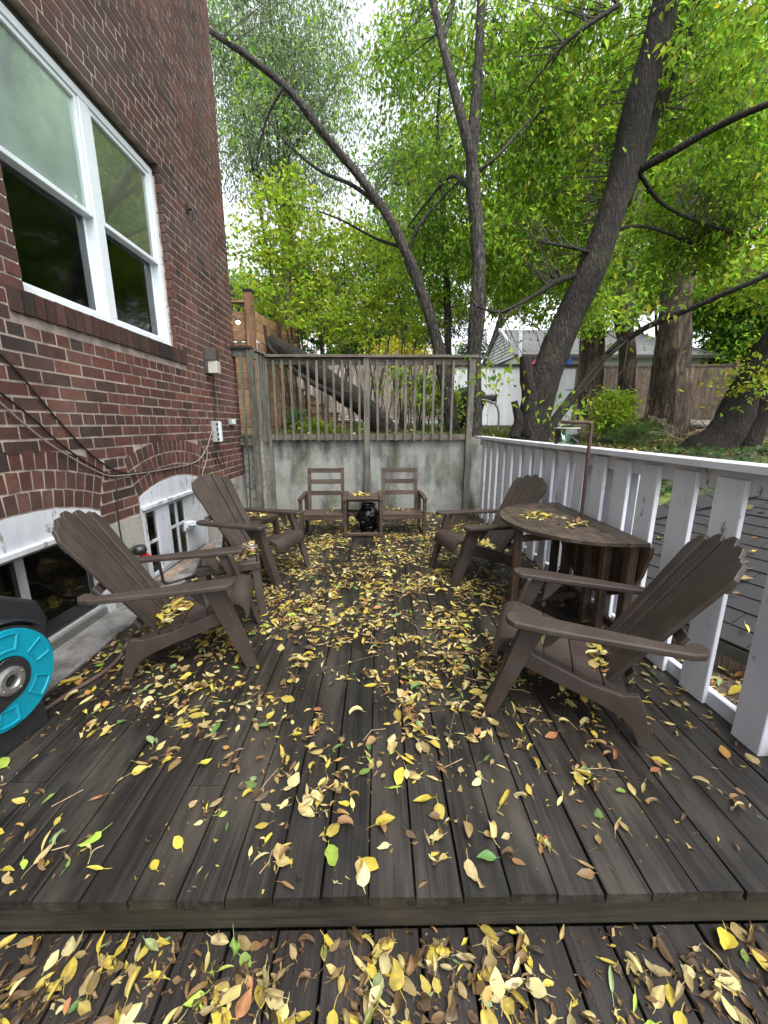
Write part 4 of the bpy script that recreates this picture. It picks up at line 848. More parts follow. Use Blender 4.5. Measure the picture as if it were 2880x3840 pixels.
MB().prism(cov2[3:11] + [(y * 0.98, 0.338 + (z - 0.338) * 0.98) for y, z in cov2[3:11]][::-1], lambda y, z: (-0.30, y, z), lambda y, z: (-0.06, y, z)).build('carry_handle', 'blackpl', re, bevel=0.006)
MB().prism([(-.33, .33), (-.33, .60), (-.22, .69), (.10, .69), (.25, .60), (.285, .49), (.25, .33)], lambda y, z: (-.38, y, z), lambda y, z: (-.035, y, z)).build('housing', 'blackpl', re, bevel=0.015, seg=2)
for x in (-0.345, -0.015): MB().box((x - 0.02, -0.15, 0.0), (x + 0.02, 0.15, 0.13)).build('foot', 'blackpl', re, bevel=0.008)
#@@PART2
# ================================================================== BACKGROUND BUILT THINGS
sh = thing('white_shed', 'white board shed with double doors and black handles', 'shed', (4.35, 13.0, 1.36))
SW, SHH = 3.9, 1.84
nb = 24; bwid = SW / nb
for i in range(nb):
    x = -SW / 2 + i * bwid
    gap = 0.012 if i in (7, 15) else 0.003
    MB().box((x + gap, -0.02 if 3 <= i < 11 else 0.0, 0.02), (x + bwid - 0.003, 0.03, SHH)).build('board', 'shed', sh, center=True)
MB().box((-SW / 2, 0.031, 0.0), (SW / 2, 1.6, SHH)).build('body', 'siding', sh)
MB().box((-SW / 2 - 0.06, -0.06, SHH + 0.001), (SW / 2 + 0.06, 1.68, SHH + 0.07)).build('roof', 'blackpl', sh)
MB().box((-SW / 2 - 0.02, -0.03, -0.12), (SW / 2 + 0.02, 1.6, 0.0)).build('base', 'oldf', sh)
xd = -SW / 2 + 8 * bwid
for s in (-1, 1):
    h = MB().tube([(xd + s * 0.07, -0.02, 0.70), (xd + s * 0.07, -0.09, 0.73), (xd + s * 0.07, -0.09, 0.97), (xd + s * 0.07, -0.02, 1.0)], 0.022, 8).build('handle', 'blackpl', sh)
# old board fence behind
def board_fence(name, label, A, B, h, mat, bw_=0.14, zf=None, group=None):
    A, B = Vector(A), Vector(B); t = thing(name, label, 'fence', A, 0, group); d = B - A; n = int(d.length / bw_); u = d.normalized(); ang = math.atan2(u.y, u.x); r = random.Random(n)
    meshes = [MB().box((-bw_ / 2 + 0.003, -0.011, 0), (bw_ / 2 - 0.003, 0.011, h + dz)).mesh('board', mat) for dz in (0, -0.012, 0.01, -0.02)]
    for i in range(n):
        o = bpy.data.objects.new('board', r.choice(meshes)); link(o, t); p = u * ((i + 0.5) * bw_); o.location = (p.x, p.y, (B.z - A.z) * (i + 0.5) / n + r.uniform(-0.01, 0.01)); o.rotation_euler = (0, 0, ang + r.uniform(-0.03, 0.03))
    for z in (0.05, h + 0.012):
        MB().beam((0, 0, z), (d.x, d.y, z + d.z), 0.06, 0.07).build('rail', mat, t)
    k = 0
    while k * 2.4 <= d.length + 0.1:
        p = u * min(k * 2.4, d.length); MB().box((p.x - 0.05, p.y - 0.09, -0.25 + d.z * min(1, k * 2.4 / d.length)), (p.x + 0.05, p.y - 0.012, h + 0.13)).build('post', mat, t); k += 1
    return t
board_fence('board_fence', 'weathered brown board fence behind the thick tree trunks', (6.35, 13.2, 1.42), (11.4, 12.6, 1.42), 1.78, 'oldf')
board_fence('board_fence', 'weathered brown board fence turning away beyond the leaning right trunk', (11.42, 12.62, 1.42), (14.5, 16.0, 1.42), 1.78, 'oldf')
board_fence('board_fence', 'pale pinkish board fence behind the grey railing and stairs', (-4.2, 11.6, 1.65), (2.2, 12.6, 1.50), 1.75, 'oldf2')
# garage with grey roof
ga = thing('garage', 'white sided garage with grey shingle hip roof behind the board fence', 'garage', (0, 0, 0))
GY = 17.0; gz = 1.4
gl, gr = atY(1946, 1355, GY)[0], atY(2640, 1400, GY)[0]
ez = atY(2300, 1332, GY)[2]; rzz = atY(2200, 1238, GY + 2.6)[2]
n = 14
for i in range(n):
    za = gz + (ez - gz) * i / n; zb = gz + (ez - gz) * (i + 1) / n
    MB().prism([(0.0, za), (-0.035, za), (-0.01, zb), (0.0, zb)], lambda y, z: (gl, GY + y, z), lambda y, z: (gr, GY + y, z)).build('clapboard', 'siding', ga, center=True)
MB().box((gl, GY + 0.001, gz - 0.3), (gr, GY + 5.2, ez)).build('body', 'siding', ga)
for x in (gl - 0.05, gr - 0.06): MB().box((x, GY - 0.06, gz), (x + 0.11, GY - 0.04, ez)).build('corner_trim', 'siding', ga)
rg_l, rg_r = gl - 0.1, gr - 2.0
rf = MB(); rows = 22
e0 = np.array([gl - 0.35, GY - 0.4, ez - 0.06]); e1 = np.array([gr + 0.35, GY - 0.4, ez - 0.06]); r0 = np.array([rg_l, GY + 2.6, rzz]); r1 = np.array([rg_r, GY + 2.6, rzz])
for i in range(rows):
    t0, t1 = i / rows, (i + 1) / rows
    a, b, c, d = e0 + (r0 - e0) * t0, e1 + (r1 - e1) * t0, e1 + (r1 - e1) * t1, e0 + (r0 - e0) * t1
    up = np.array([0, -0.01, 0.03]); ncol = 60
    for q in range(ncol):
        u0, u1 = q / ncol, (q + 1) / ncol; jz = np.array([0, 0, 0.014 * ((q * 7 + i * 5) % 5) / 5])
        rf.add([a + (b - a) * u0 + up + jz, a + (b - a) * u1 + up + jz, d + (c - d) * u1 + jz, d + (c - d) * u0 + jz], [(0, 1, 2, 3)])
        rf.add([a + (b - a) * u0 + up + jz, a + (b - a) * u1 + up + jz, a + (b - a) * u1 - up * 0.3, a + (b - a) * u0 - up * 0.3], [(3, 2, 1, 0)])
rf.build('roof', 'shingle_g', ga)
bk = np.array([0, 5.9, 0]); MB().add([e1, e1 + bk, r1, e0, e0 + bk, r0], [(0, 1, 2), (1, 4, 5, 2)]).build('roof_hip', 'shingle_g', ga)
MB().box((gl - 0.35, GY - 0.43, ez - 0.16), (gr + 0.35, GY - 0.39, ez - 0.05)).build('eave_board', 'lampbr', ga)
gab = MB(); ng = 10
ap = np.array([rg_l, GY + 2.6, rzz - 0.05]); bl_ = np.array([gl - 0.30, GY + 5.2, ez]); br_ = np.array([gl - 0.02, GY - 0.1, ez])
for i in range(ng):
    t0, t1 = i / ng, (i + 1) / ng - 0.01; a, b = bl_ + (ap - bl_) * t0, br_ + (ap - br_) * t0; c, d = br_ + (ap - br_) * t1, bl_ + (ap - bl_) * t1
    o_ = np.array([-0.03, -0.02, 0]); gab.add([a + o_, b + o_, c, d], [(0, 1, 2, 3)])
gab.build('gable_siding', 'siding', ga)
MB().beam(br_ + np.array([-.05, -.05, -.05]), ap + np.array([-.05, -.05, .05]), 0.1, 0.12).build('gable_trim', 'siding', ga)
MB().beam(bl_ + np.array([-.05, -.05, -.05]), ap + np.array([-.05, -.05, .05]), 0.1, 0.12).build('gable_trim', 'lampbr', ga)
pm = atY(1950, 1360, 15.5); pt = atY(1953, 1165, 15.5)
tag(MB().tube([(pm[0], 15.5, 1.3), tuple(pm), tuple(pt)], 0.06, 10).build('white_mast', 'shed', smooth=True), 'slim white mast standing in front of the grey garage roof', 'pole')
# red and blue play tarps
def tarp(name, mat, label, p):
    A, B, C = [np.array(q) for q in p]; k = np.array([0.0, 0.9, -0.1]); m = MB()
    m.add([A, B, C, A + k, B + k, C + k], [(0, 1, 2), (5, 4, 3), (0, 3, 4, 1), (1, 4, 5, 2), (2, 5, 3, 0)]); return tag(m.build(name, mat), label, 'tarp')
tarp('red_tarp', 'redtarp', 'red sloping tarp showing above the white shed roof', (atY(1975, 1392, 15), atY(2060, 1308, 15), atY(2105, 1392, 15)))
tarp('blue_tarp', 'blue', 'bright blue tarp showing above the white shed roof', (atY(2095, 1392, 15.2), atY(2132, 1312, 15.2), atY(2152, 1392, 15.2)))
for o in bpy.data.objects:
    if o.name in ('red_tarp', 'blue_tarp'):
        a = np.array([v.co[:] for v in o.data.vertices]); post = MB().tube([(a[0][0] + 0.25, a[0][1] + 0.5, 1.2), (a[0][0] + 0.25, a[0][1] + 0.5, a[0][2] + 0.2)], 0.04, 6).build('support_post', 'oldf', o)
# black lidded grill and curved pipe
gq = thing('black_barbecue', 'black covered barbecue beside the double tree trunk', 'barbecue', (2.28, 10.2, 1.22))
MB().lathe([(0.0, 0.0), (0.26, 0.0), (0.30, 0.3), (0.42, 0.75), (0.40, 0.95), (0.25, 1.08), (0.0, 1.12)], (0, 0, 0), 20).build('cover', 'blackpl', gq, smooth=True)
MB().box((-0.50, -0.3, 0.74), (0.62, 0.3, 0.90)).build('shelf', 'blackpl', gq, bevel=0.04)
tag(MB().tube(spline([(2.95, 9.8, 1.2), (2.95, 9.8, 1.65), (2.85, 9.8, 1.88), (2.6, 9.8, 1.98), (2.4, 9.8, 1.98)], 6), 0.025, 8).build('bent_pipe', 'metal', smooth=True), 'bent grey pipe standing in the grass before the shed', 'pipe')
# cedar screen and stairs round the house corner
cs = thing('cedar_screen', 'new cedar screen of horizontal boards beyond the grey railing', 'screen', (0, 7.5, 0))
CZ0, CZ1, bh = 1.18, 3.50, 0.168
nbd = int((CZ1 - CZ0) / bh)
def cboard(a, b, z, h, parent=cs):
    MB().beam((a[0], a[1], z + h / 2), (b[0], b[1], z + h / 2), 0.02, h).build('board', 'cedar', parent, center=True)
for i in range(nbd):
    z = CZ0 + i * bh; g = 0.006 if i % 3 else 0.014
    cboard((-3.6, 0.0), (-2.36, 0.0), z, bh - g)
    cboard((-2.22, 0.10), (-2.02, 1.0), z + 0.02, bh - g)
    x1 = -1.62 - (0.10 if i in (3, 6, 9) else 0.0) + 0.02 * math.sin(i * 2.1)
    cboard((-2.0, 1.05), (x1, 1.05), z, bh - g)
MB().box((-2.36, -0.07, 1.15), (-2.22, 0.06, 3.66)).build('post', 'cedar_v', cs, bevel=0.004, center=True)
MB().box((-2.37, -0.08, 3.661), (-2.21, 0.07, 3.70)).build('post_cap', 'blackpl', cs, center=True)
MB().box((-2.06, 1.0, 1.15), (-1.985, 1.03, 3.52)).build('post', 'cedar_v', cs, center=True)
MB().box((-3.6, -0.06, 3.49), (-2.361, 0.06, 3.53)).build('cap', 'cedar', cs, center=True)
sp = thing('wooden_stairs', 'orange stained wooden stairs rising behind the cedar screen', 'stairs', (-1.42, 9.35, 1.32))
for i in range(5):
    x1 = 0.72 - i * 0.27
    MB().box((-1.0, -0.55 + 0.002 * i, 0.18 * i), (x1 - 0.02, 0.35, 0.18 * i + 0.138)).build('riser', 'stair', sp, center=True)
    MB().box((-1.0, -0.58, 0.18 * i + 0.139), (x1 + 0.02, 0.36, 0.18 * i + 0.179)).build('tread', 'stair', sp, bevel=0.003, center=True)
# lower neighbouring roof with dark shingles
P1 = atZ(2586, 2340, .17); P2 = atZ(2793, 2430, .17); ev = (P1 - P2) / np.linalg.norm(P1 - P2); nn = np.array([ev[1], -ev[0], 0]); slo = R(20); upv = nn * math.cos(slo) + np.array([0, 0, math.sin(slo)]); nrm = np.cross(upv, ev); nrm = nrm if nrm[2] > 0 else -nrm
ro = thing('shingle_roof', 'low dark shingled shed roof outside the white fence strewn with leaves', 'roof', tuple(P1))
hip = lambda u: 1.69 - 0.582 * u
rows, rh = 15, 0.145
for i in range(rows):
    u0 = i * rh; e1 = min(hip(u0 + rh / 2), 1.06 if u0 < 0.5 else 9); tw = 0.30; s0 = -3.0 + (i % 2) * 0.15; k = 0
    r = random.Random(i)
    while s0 < e1:
        s1 = min(s0 + tw, e1)
        if s1 - s0 > 0.04:
            lift = 0.012 + r.uniform(0, 0.004); a = lambda s, u, z: tuple(ev * s + upv * u + nrm * z)
            m = MB(); vs = [a(s0 + .003, u0 - .015, lift), a(s1 - .003, u0 - .015, lift), a(s1 - .003, u0 + rh, .004), a(s0 + .003, u0 + rh, .004), a(s0 + .003, u0 - .015, 0.001), a(s1 - .003, u0 - .015, 0.001)]
            m.add(vs, [(0, 1, 2, 3), (0, 4, 5, 1), (0, 3, 4), (1, 5, 2)])
            if i * 12 + k < 300: m.build('shingle', 'shingle', ro, center=True)
            k += 1
        s0 += tw
a = lambda s, u, z: tuple(ev * s + upv * u + nrm * z)
U = rows * rh
MB().add([a(-3, 0, -.002), a(1.05, 0, -.002), a(1.05, .5, -.002), a(hip(.62), .62, -.002), a(hip(U), U, -.002), a(-3, U, -.002)], [(0, 1, 2, 3, 4, 5)]).build('roof_deck', 'shingle', ro)
for i in range(10):
    u = .62 + i * .16; q0, q1 = np.array(a(hip(u), u, .028)), np.array(a(hip(u + .17), u + .17, .022))
    MB().beam(q0, q1, 0.24, 0.012, up=tuple(nrm)).build('hip_shingle', 'shingle', ro)
hb = np.array([-0.5, 0.85, 0]); m = MB(); h0, h1 = np.array(a(hip(.5), .5, -.003)), np.array(a(hip(U), U, -.003))
m.add([h0, h1, h1 + np.array([0.4, 1.0, -0.35]), h0 + np.array([0.1, 0.5, -0.4])], [(0, 1, 2, 3)]).build('far_slope', 'shingle', ro)
MB().beam(a(-3, -.03, -.04), a(1.05, -.03, -.04), 0.03, 0.07).build('gutter', 'hosegr', ro)
MB().add([a(-3, .02, -.003), a(1.05, .02, -.003), tuple(np.array(a(1.05, .02, 0)) * [1, 1, 0] + [0, 0, -.75]), tuple(np.array(a(-3, .02, 0)) * [1, 1, 0] + [0, 0, -.75])], [(0, 1, 2, 3)]).build('shed_wall', 'oldf', ro)
MB().add([tuple(h0 + [0, .02, -.01]), tuple(h1 + [0, .02, -.01]), tuple((h1 + [0.4, 1., -.35])), tuple(h1 * [1, 1, 0] + [0, .2, -.8]), tuple(h0 * [1, 1, 0] + [0, .2, -.8])], [(0, 1, 3, 4)]).build('end_wall', 'oldf', ro)
# logs and chain-link gate by the trunks
for i, (p, q, r) in enumerate((((8.0, 11.0, 1.62), (8.5, 10.5, 1.40), .085), ((8.0, 10.7, 1.5), (8.6, 10.2, 1.34), .09), ((8.2, 10.4, 1.38), (9.0, 10.3, 1.36), .10), ((8.5, 10.6, 1.44), (9.2, 10.5, 1.40), .08))):
    tag(MB().tube([p, tuple((np.array(p) + q) / 2 + [0, 0, .02]), q], r, 10).build('cut_log', 'log', smooth=True), 'pale cut log in the heap beside the thick ribbed trunk', 'log', 'logs heaped by the trunk')
cg = thing('wire_gate', 'grey steel gate post and rail leaning by the thick ribbed trunk', 'gate', (7.1, 11.6, 1.3))
MB().tube([(0, 0, 0), (0.25, 0.0, 1.25)], 0.03, 8).build('post', 'metal', cg); MB().tube([(0.21, 0, 1.05), (-1.6, 0.3, 1.1)], 0.018, 8).build('rail', 'metal', cg)
tag(MB().box((5.6, 11.3, 1.25), (7.0, 11.55, 1.52)).build('planter_box', 'oldf', bevel=0.01), 'low grey timber planter in front of the board fence', 'planter')
# ================================================================== FOLIAGE TOOLS
def colors(n, base, var, rng):
    base = np.array(base); k = rng.integers(0, len(base), n); c = base[k] * (1 + rng.normal(0, var, (n, 1))); c *= 1 + rng.normal(0, 0.08, (n, 3)); return np.clip(c, 0.004, 0.9)
def leaf_mesh(name, P, L, W, D, N, C, mat, parent=None, fold=0.25, kind=None):
    n = len(P); S = np.cross(N, D); S /= np.linalg.norm(S, axis=1)[:, None] + 1e-9
    L, W = L[:, None], W[:, None]
    v0 = P; v1 = P + D * L * .42 + S * W * .5 + N * W * fold; v2 = P + D * L - N * L * .12; v3 = P + D * L * .42 - S * W * .5 + N * W * fold
    V = np.stack([v0, v1, v2, v3], 1).reshape(-1, 3); idx = np.arange(n)[:, None] * 4
    F = np.concatenate([idx + [0, 2, 1], idx + [0, 3, 2]], 1).reshape(-1)
    me = bpy.data.meshes.new(name); me.vertices.add(4 * n); me.vertices.foreach_set('co', V.ravel()); me.loops.add(6 * n); me.loops.foreach_set('vertex_index', F.astype(np.int32))
    me.polygons.add(2 * n); me.polygons.foreach_set('loop_start', np.arange(0, 6 * n, 3, dtype=np.int32)); me.update(calc_edges=True)
    a = me.attributes.new('Col', 'FLOAT_COLOR', 'POINT'); CC = np.concatenate([C, np.ones((n, 1))], 1); a.data.foreach_set('color', np.repeat(CC, 4, 0).ravel())
    me.materials.append(M[mat]); o = link(bpy.data.objects.new(name, me), parent)
    if kind: o['kind'] = kind
    return o
def unit(v): return v / (np.linalg.norm(v, axis=1)[:, None] + 1e-9)
def crown(parent, blobs, size, cols, seed, droop=0.5, aspect=0.5, skeleton=None, spread=0.30, twig_r=0.0042, flat=0.6, name='crown', var=0.22, ntw=1.0):
    """blobs: (centre, radii, clumps, leaves per clump). Leaves sit in clumps at the ends of twigs grown from the skeleton points."""
    rng = np.random.default_rng(seed); PP = []; blobs = [(c, r, int(nc * 1.35), nl) for c, r, nc, nl in blobs]; tw = MB(); sk = np.array(skeleton) if skeleton is not None else None
    for c, r, nc, nl in blobs:
        c = np.array(c); r = np.array(r) if hasattr(r, '__len__') else np.array([r] * 3)
        u = unit(rng.normal(size=(nc, 3))) * (rng.random((nc, 1)) ** 0.45); cc = c + u * r
        for q in cc:
            k = max(3, int(nl * DENS * rng.uniform(0.4, 1.6))); sp_ = spread * rng.uniform(0.6, 1.4); ax = unit(rng.normal(size=(1, 3)))[0] * [1, 1, .4]
            t = rng.normal(0, 1, (k, 1)); PP.append(q + ax * t * sp_ * 1.1 + rng.normal(0, 1, (k, 3)) * sp_ * [0.55, 0.55, 0.55 * flat])
            if sk is not None and rng.random() < ntw:
                d = np.linalg.norm(sk - q, axis=1) + 0.6 * np.maximum(0, sk[:, 2] - q[2]); j = np.argsort(d)[rng.integers(0, min(14, len(d)))]; s0 = sk[j]
                dist = np.linalg.norm(q - s0)
                if dist < 2.2 and rng.random() < .7:
                    m1 = s0 + (q - s0) * .4 + rng.normal(0, .10 * dist, 3) * [1, 1, .6] + [0, 0, .08 * dist]; m2 = s0 + (q - s0) * .75 + rng.normal(0, .06 * dist, 3)
                    tw.tube([s0, m1, m2, q], [twig_r * 1.6 * min(2.2, .6 + dist * .5), twig_r * 1.2, twig_r * .8, twig_r * .3], 4, caps=False)
    P = np.concatenate(PP); n = len(P)
    D = unit(rng.normal(size=(n, 3)) * [1, 1, .6] + [0, 0, -droop]); N = unit(rng.normal(size=(n, 3)) * .55 + [0, 0, 1]); N = unit(N - D * (N * D).sum(1)[:, None])
    L = size * rng.uniform(.6, 1.3, n); o = leaf_mesh(name, P, L, L * aspect * rng.uniform(.8, 1.2, n), D, N, colors(n, cols, var, rng), 'leaf', parent)
    if tw.v: tw.build('twigs', 'twig', parent)['kind'] = 'stuff'
    return o, n
def trunk(parent, pts, radii, mat, name='trunk', seg=22, per=9, ridges=9, amp=0.10, seed=0, knots=True):
    P = spline(pts, per); rad = lerp_list(radii, len(P)); ph = random.Random(seed); p1, p2 = ph.uniform(0, 6), ph.uniform(0, 6)
    def rg(a, i, p):
        s = i / 9.0
        return 1 + 1.4 * amp * (0.55 * math.sin(ridges * a + p1 + 1.6 * math.sin(s * 2.2 + p2)) + 0.35 * math.sin((ridges * 2 + 1) * a + p2 + 2 * s)) + 0.16 * noise.noise((math.cos(a) * 1.3 + seed, math.sin(a) * 1.3, s * 1.2)) + 0.10 * noise.noise((math.cos(a) * 3, math.sin(a) * 3 + seed, s * 5))
    MB().tube(P, rad, seg, True, rg).build(name, mat, parent, smooth=True)
    return P
def limb(parent, pts, r0, r1, mat, seed=0, seg=9):
    P = spline(pts, 6); rad = list(np.linspace(r0, r1, len(P))); MB().tube(P, rad, seg, True, lambda a, i, p: 1 + .12 * noise.noise((math.cos(a) + seed, math.sin(a), i * .6))).build('limb', mat, parent, smooth=True); return P
LIME = [(.30, .46, .030), (.38, .50, .04), (.24, .40, .03), (.46, .52, .06)]
MID = [(.19, .36, .036), (.26, .44, .042), (.14, .28, .03), (.33, .48, .05)]
GREY = [(.20, .30, .13), (.25, .35, .17), (.16, .24, .10)]
DEEP = [(.06, .15, .025), (.09, .20, .03), (.12, .24, .035)]
YEL = [(.42, .40, .03), (.34, .38, .03), (.5, .42, .05)]
A_ = atY; DENS = 1.9
# ---- double trunk tree by the railing end
t1 = thing('forked_tree', 'straight forked tree with grey ridged bark at the railing end', 'tree', (1.62, 6.55, 1.0)); b0 = np.array(t1.location)
def rel(b, pts): return [np.array(p) - b for p in pts]
s1 = trunk(t1, rel(b0, [(1.66, 6.55, 0.95), A_(1781, 1643, 6.55), A_(1780, 1300, 6.55), A_(1795, 1000, 6.55), A_(1780, 746, 6.6), A_(1772, 560, 6.65), A_(1790, 300, 6.7), A_(1805, 0, 6.8), A_(1830, -400, 7.0), A_(1800, -900, 7.4)]), [.15, .115, .10, .097, .092, .086, .065, .055, .042, .02], 'bark1', seed=1)
s2 = trunk(t1, rel(b0, [A_(1775, 620, 6.62), A_(1745, 500, 6.62), A_(1700, 330, 6.7), A_(1650, 120, 6.8), A_(1610, -60, 6.9), A_(1560, -400, 7.2)]), [.07, .07, .06, .05, .04, .02], 'bark1', name='stem', seg=16, seed=2)
l1 = limb(t1, rel(b0, [A_(1660, 140, 6.8), A_(1690, 60, 6.9), A_(1720, -100, 7.0)]), .04, .02, 'bark1')
l2 = limb(t1, rel(b0, [A_(1790, 760, 6.6), A_(1700, 660, 6.9), A_(1600, 760, 7.2), A_(1530, 850, 7.4)]), .03, .012, 'bark1')
l3 = limb(t1, rel(b0, [A_(1800, 640, 6.6), A_(1870, 580, 6.5), A_(1960, 480, 6.5), A_(2040, 400, 6.6)]), .028, .012, 'bark1')
sk = s1[-30:] + s2 + l1 + l2 + l3
crown(t1, [(np.array(A_(1560, 120, 8.0)) - b0, (1.0, .9, .8), 26, 26), (np.array(A_(1480, 330, 8.2)) - b0, (.7, .8, .9), 14, 22), (np.array(A_(1900, 200, 7.2)) - b0, (.8, .8, .9), 26, 26), (np.array(A_(1640, 700, 7.6)) - b0, (.8, .6, .9), 22, 22), (np.array(A_(1900, 560, 7.2)) - b0, (.9, .7, .8), 26, 24), (np.array(A_(1700, -250, 7.4)) - b0, (1.6, 1.4, 1.0), 10, 20), (np.array(A_(1640, 960, 7.8)) - b0, (.7, .5, .8), 24, 24)],
      .10, MID + [(.14, .22, .06)], 21, droop=.9, aspect=.42, skeleton=sk, spread=.26)
# ---- left leaning tree
t2 = thing('leaning_tree', 'slender grey tree leaning over the railing towards the house roof', 'tree', (1.36, 7.0, 1.0)); b0 = np.array(t2.location)
s1 = trunk(t2, rel(b0, [(1.42, 7.0, .95), A_(1705, 1640, 7), A_(1660, 1380, 7), A_(1600, 1150, 7.05), A_(1515, 930, 7.1), A_(1441, 790, 7.1), A_(1330, 640, 7.15), A_(1215, 503, 7.2), A_(1120, 380, 7.2), A_(1042, 300, 7.25), A_(900, 190, 7.3), A_(780, 110, 7.4), A_(560, -60, 7.6)]), [.155, .125, .105, .088, .075, .066, .060, .057, .055, .052, .046, .036, .02], 'bark1', seed=4)
l1 = limb(t2, rel(b0, [A_(1450, 800, 7.1), A_(1330, 700, 7.3), A_(1200, 640, 7.5), A_(1080, 540, 7.6), A_(960, 400, 7.8)]), .04, .012, 'bark1')
l2 = limb(t2, rel(b0, [A_(1510, 930, 7.1), A_(1400, 890, 7.3), A_(1290, 830, 7.4), A_(1190, 790, 7.5)]), .028, .010, 'bark2')
l3 = limb(t2, rel(b0, [A_(1525, 950, 7.1), A_(1570, 850, 7.0), A_(1660, 740, 7.0), A_(1740, 660, 7.0)]), .035, .012, 'bark1')
l4 = limb(t2, rel(b0, [A_(1060, 330, 7.2), A_(1010, 420, 7.3), A_(980, 520, 7.4), A_(960, 620, 7.5)]), .025, .008, 'bark1')
crown(t2, [(np.array(A_(1300, 560, 8)) - b0, (.8, .7, .5), 10, 14), (np.array(A_(900, 380, 8.)) - b0, (.8, .8, .7), 14, 18), (np.array(A_(1380, 330, 8.5)) - b0, (.7, .7, .6), 9, 15), (np.array(A_(1560, 640, 8.0)) - b0, (.5, .6, .5), 10, 16), (np.array(A_(750, -80, 8.0)) - b0, (1.3, 1., .9), 10, 20), (np.array(A_(1230, 120, 8.8)) - b0, (.8, .8, .7), 8, 16)],
      .095, GREY + MID, 22, droop=1.0, aspect=.36, skeleton=s1[40:] + l1 + l2 + l3 + l4, spread=.26)
# ---- slender stem behind
t2b = thing('slim_tree', 'very slim straight tree between the leaning and forked trees', 'tree', (1.48, 8.2, 1.1)); b0 = np.array(t2b.location)
s1 = trunk(t2b, rel(b0, [(1.48, 8.2, 1.0), A_(1682, 1360, 8.2), A_(1672, 1000, 8.2), A_(1660, 750, 8.3), A_(1640, 500, 8.4), A_(1655, 250, 8.5)]), [.085, .07, .06, .05, .035, .015], 'bark1', seg=12, seed=5)
crown(t2b, [(np.array(A_(1640, 520, 9)) - b0, (.8, .8, 1.2), 20, 24), (np.array(A_(1560, 860, 9)) - b0, (.8, .8, .8), 22, 24), (np.array(A_(1650, 1100, 9)) - b0, (.7, .7, .6), 22, 24)], .10, LIME + MID, 23, droop=.7, skeleton=s1[10:], spread=.28)
# ---- big dark leaning tree right
t3 = thing('dark_leaning_tree', 'thick dark trunked tree leaning right outside the white fence', 'tree', (2.62, 6.5, .8)); b0 = np.array(t3.location)
TP = [(2.52, 6.5, .55), A_(1978, 1650, 6.5), A_(2050, 1400, 6.5), A_(2136, 1190, 6.5), A_(2235, 970, 6.5), A_(2325, 690, 6.5), A_(2400, 380, 6.45), A_(2460, 150, 6.4), A_(2520, -80, 6.3), A_(2620, -500, 6.2)]
s1 = trunk(t3, rel(b0, TP), [.38, .30, .225, .205, .195, .19, .18, .165, .155, .09], 'bark2', seg=26, ridges=12, amp=.05, seed=6)
s2 = trunk(t3, rel(b0, [A_(2330, 760, 6.7), A_(2420, 520, 6.9), A_(2500, 300, 7.0), A_(2600, 40, 7.0), A_(2700, -200, 7.0)]), [.13, .12, .12, .11, .08], 'bark2', name='stem', seg=14, seed=7)
trunk(t3, rel(b0, [A_(1975, 1640, 6.35), A_(1985, 1500, 6.35), A_(1975, 1420, 6.35), A_(1970, 1335, 6.35)]), [.13, .115, .10, .085], 'bark2', name='stump', seg=12, seed=8)
trunk(t3, rel(b0, [A_(1930, 1640, 6.2), A_(1945, 1580, 6.2), A_(1935, 1530, 6.2), A_(1928, 1505, 6.2)]), [.09, .075, .05, .055], 'bark2', name='stump', seg=10, seed=9)
trunk(t3, rel(b0, [A_(2030, 1650, 6.6), A_(2100, 1550, 6.8), A_(2180, 1450, 7.0), A_(2260, 1350, 7.2), A_(2330, 1270, 7.5)]), [.09, .085, .075, .065, .04], 'bark2', name='stem', seg=10, seed=10)
l1 = limb(t3, rel(b0, [A_(2280, 1330, 6.9), A_(2400, 1240, 6.6), A_(2560, 1170, 6.2), A_(2720, 1100, 5.8), A_(2880, 1030, 5.5), A_(3100, 900, 5.2)]), .052, .026, 'bark2')
l2 = limb(t3, rel(b0, [A_(2160, 1030, 6.5), A_(2080, 1060, 6.4), A_(2000, 1110, 6.3), A_(1880, 1170, 6.3), A_(1790, 1150, 6.4)]), .05, .014, 'bark2')
l3 = limb(t3, rel(b0, [A_(2390, 640, 6.5), A_(2520, 570, 6.2), A_(2680, 480, 5.9), A_(2880, 390, 5.5), A_(3150, 300, 5.2)]), .058, .03, 'bark2')
l4 = limb(t3, rel(b0, [A_(2250, 960, 6.5), A_(2150, 930, 6.3), A_(2020, 905, 6.2)]), .035, .012, 'bark2')
l5 = limb(t3, rel(b0, [A_(2380, 620, 6.6), A_(2480, 760, 7), A_(2640, 840, 7.3), A_(2860, 900, 7.5)]), .035, .012, 'bark2')
l6 = limb(t3, rel(b0, [A_(2320, 20, 6.3), A_(2200, 100, 6.2), A_(2100, 180, 6.2), A_(1990, 320, 6.3)]), .03, .012, 'bark2')
l7 = limb(t3, rel(b0, [A_(2280, 860, 6.6), A_(2420, 850, 7.2), A_(2560, 900, 7.8), A_(2700, 960, 8.2)]), .03, .012, 'bark2')
SKT3 = s1[35:] + s2 + l1 + l2 + l3 + l4 + l5 + l6 + l7
bl = []
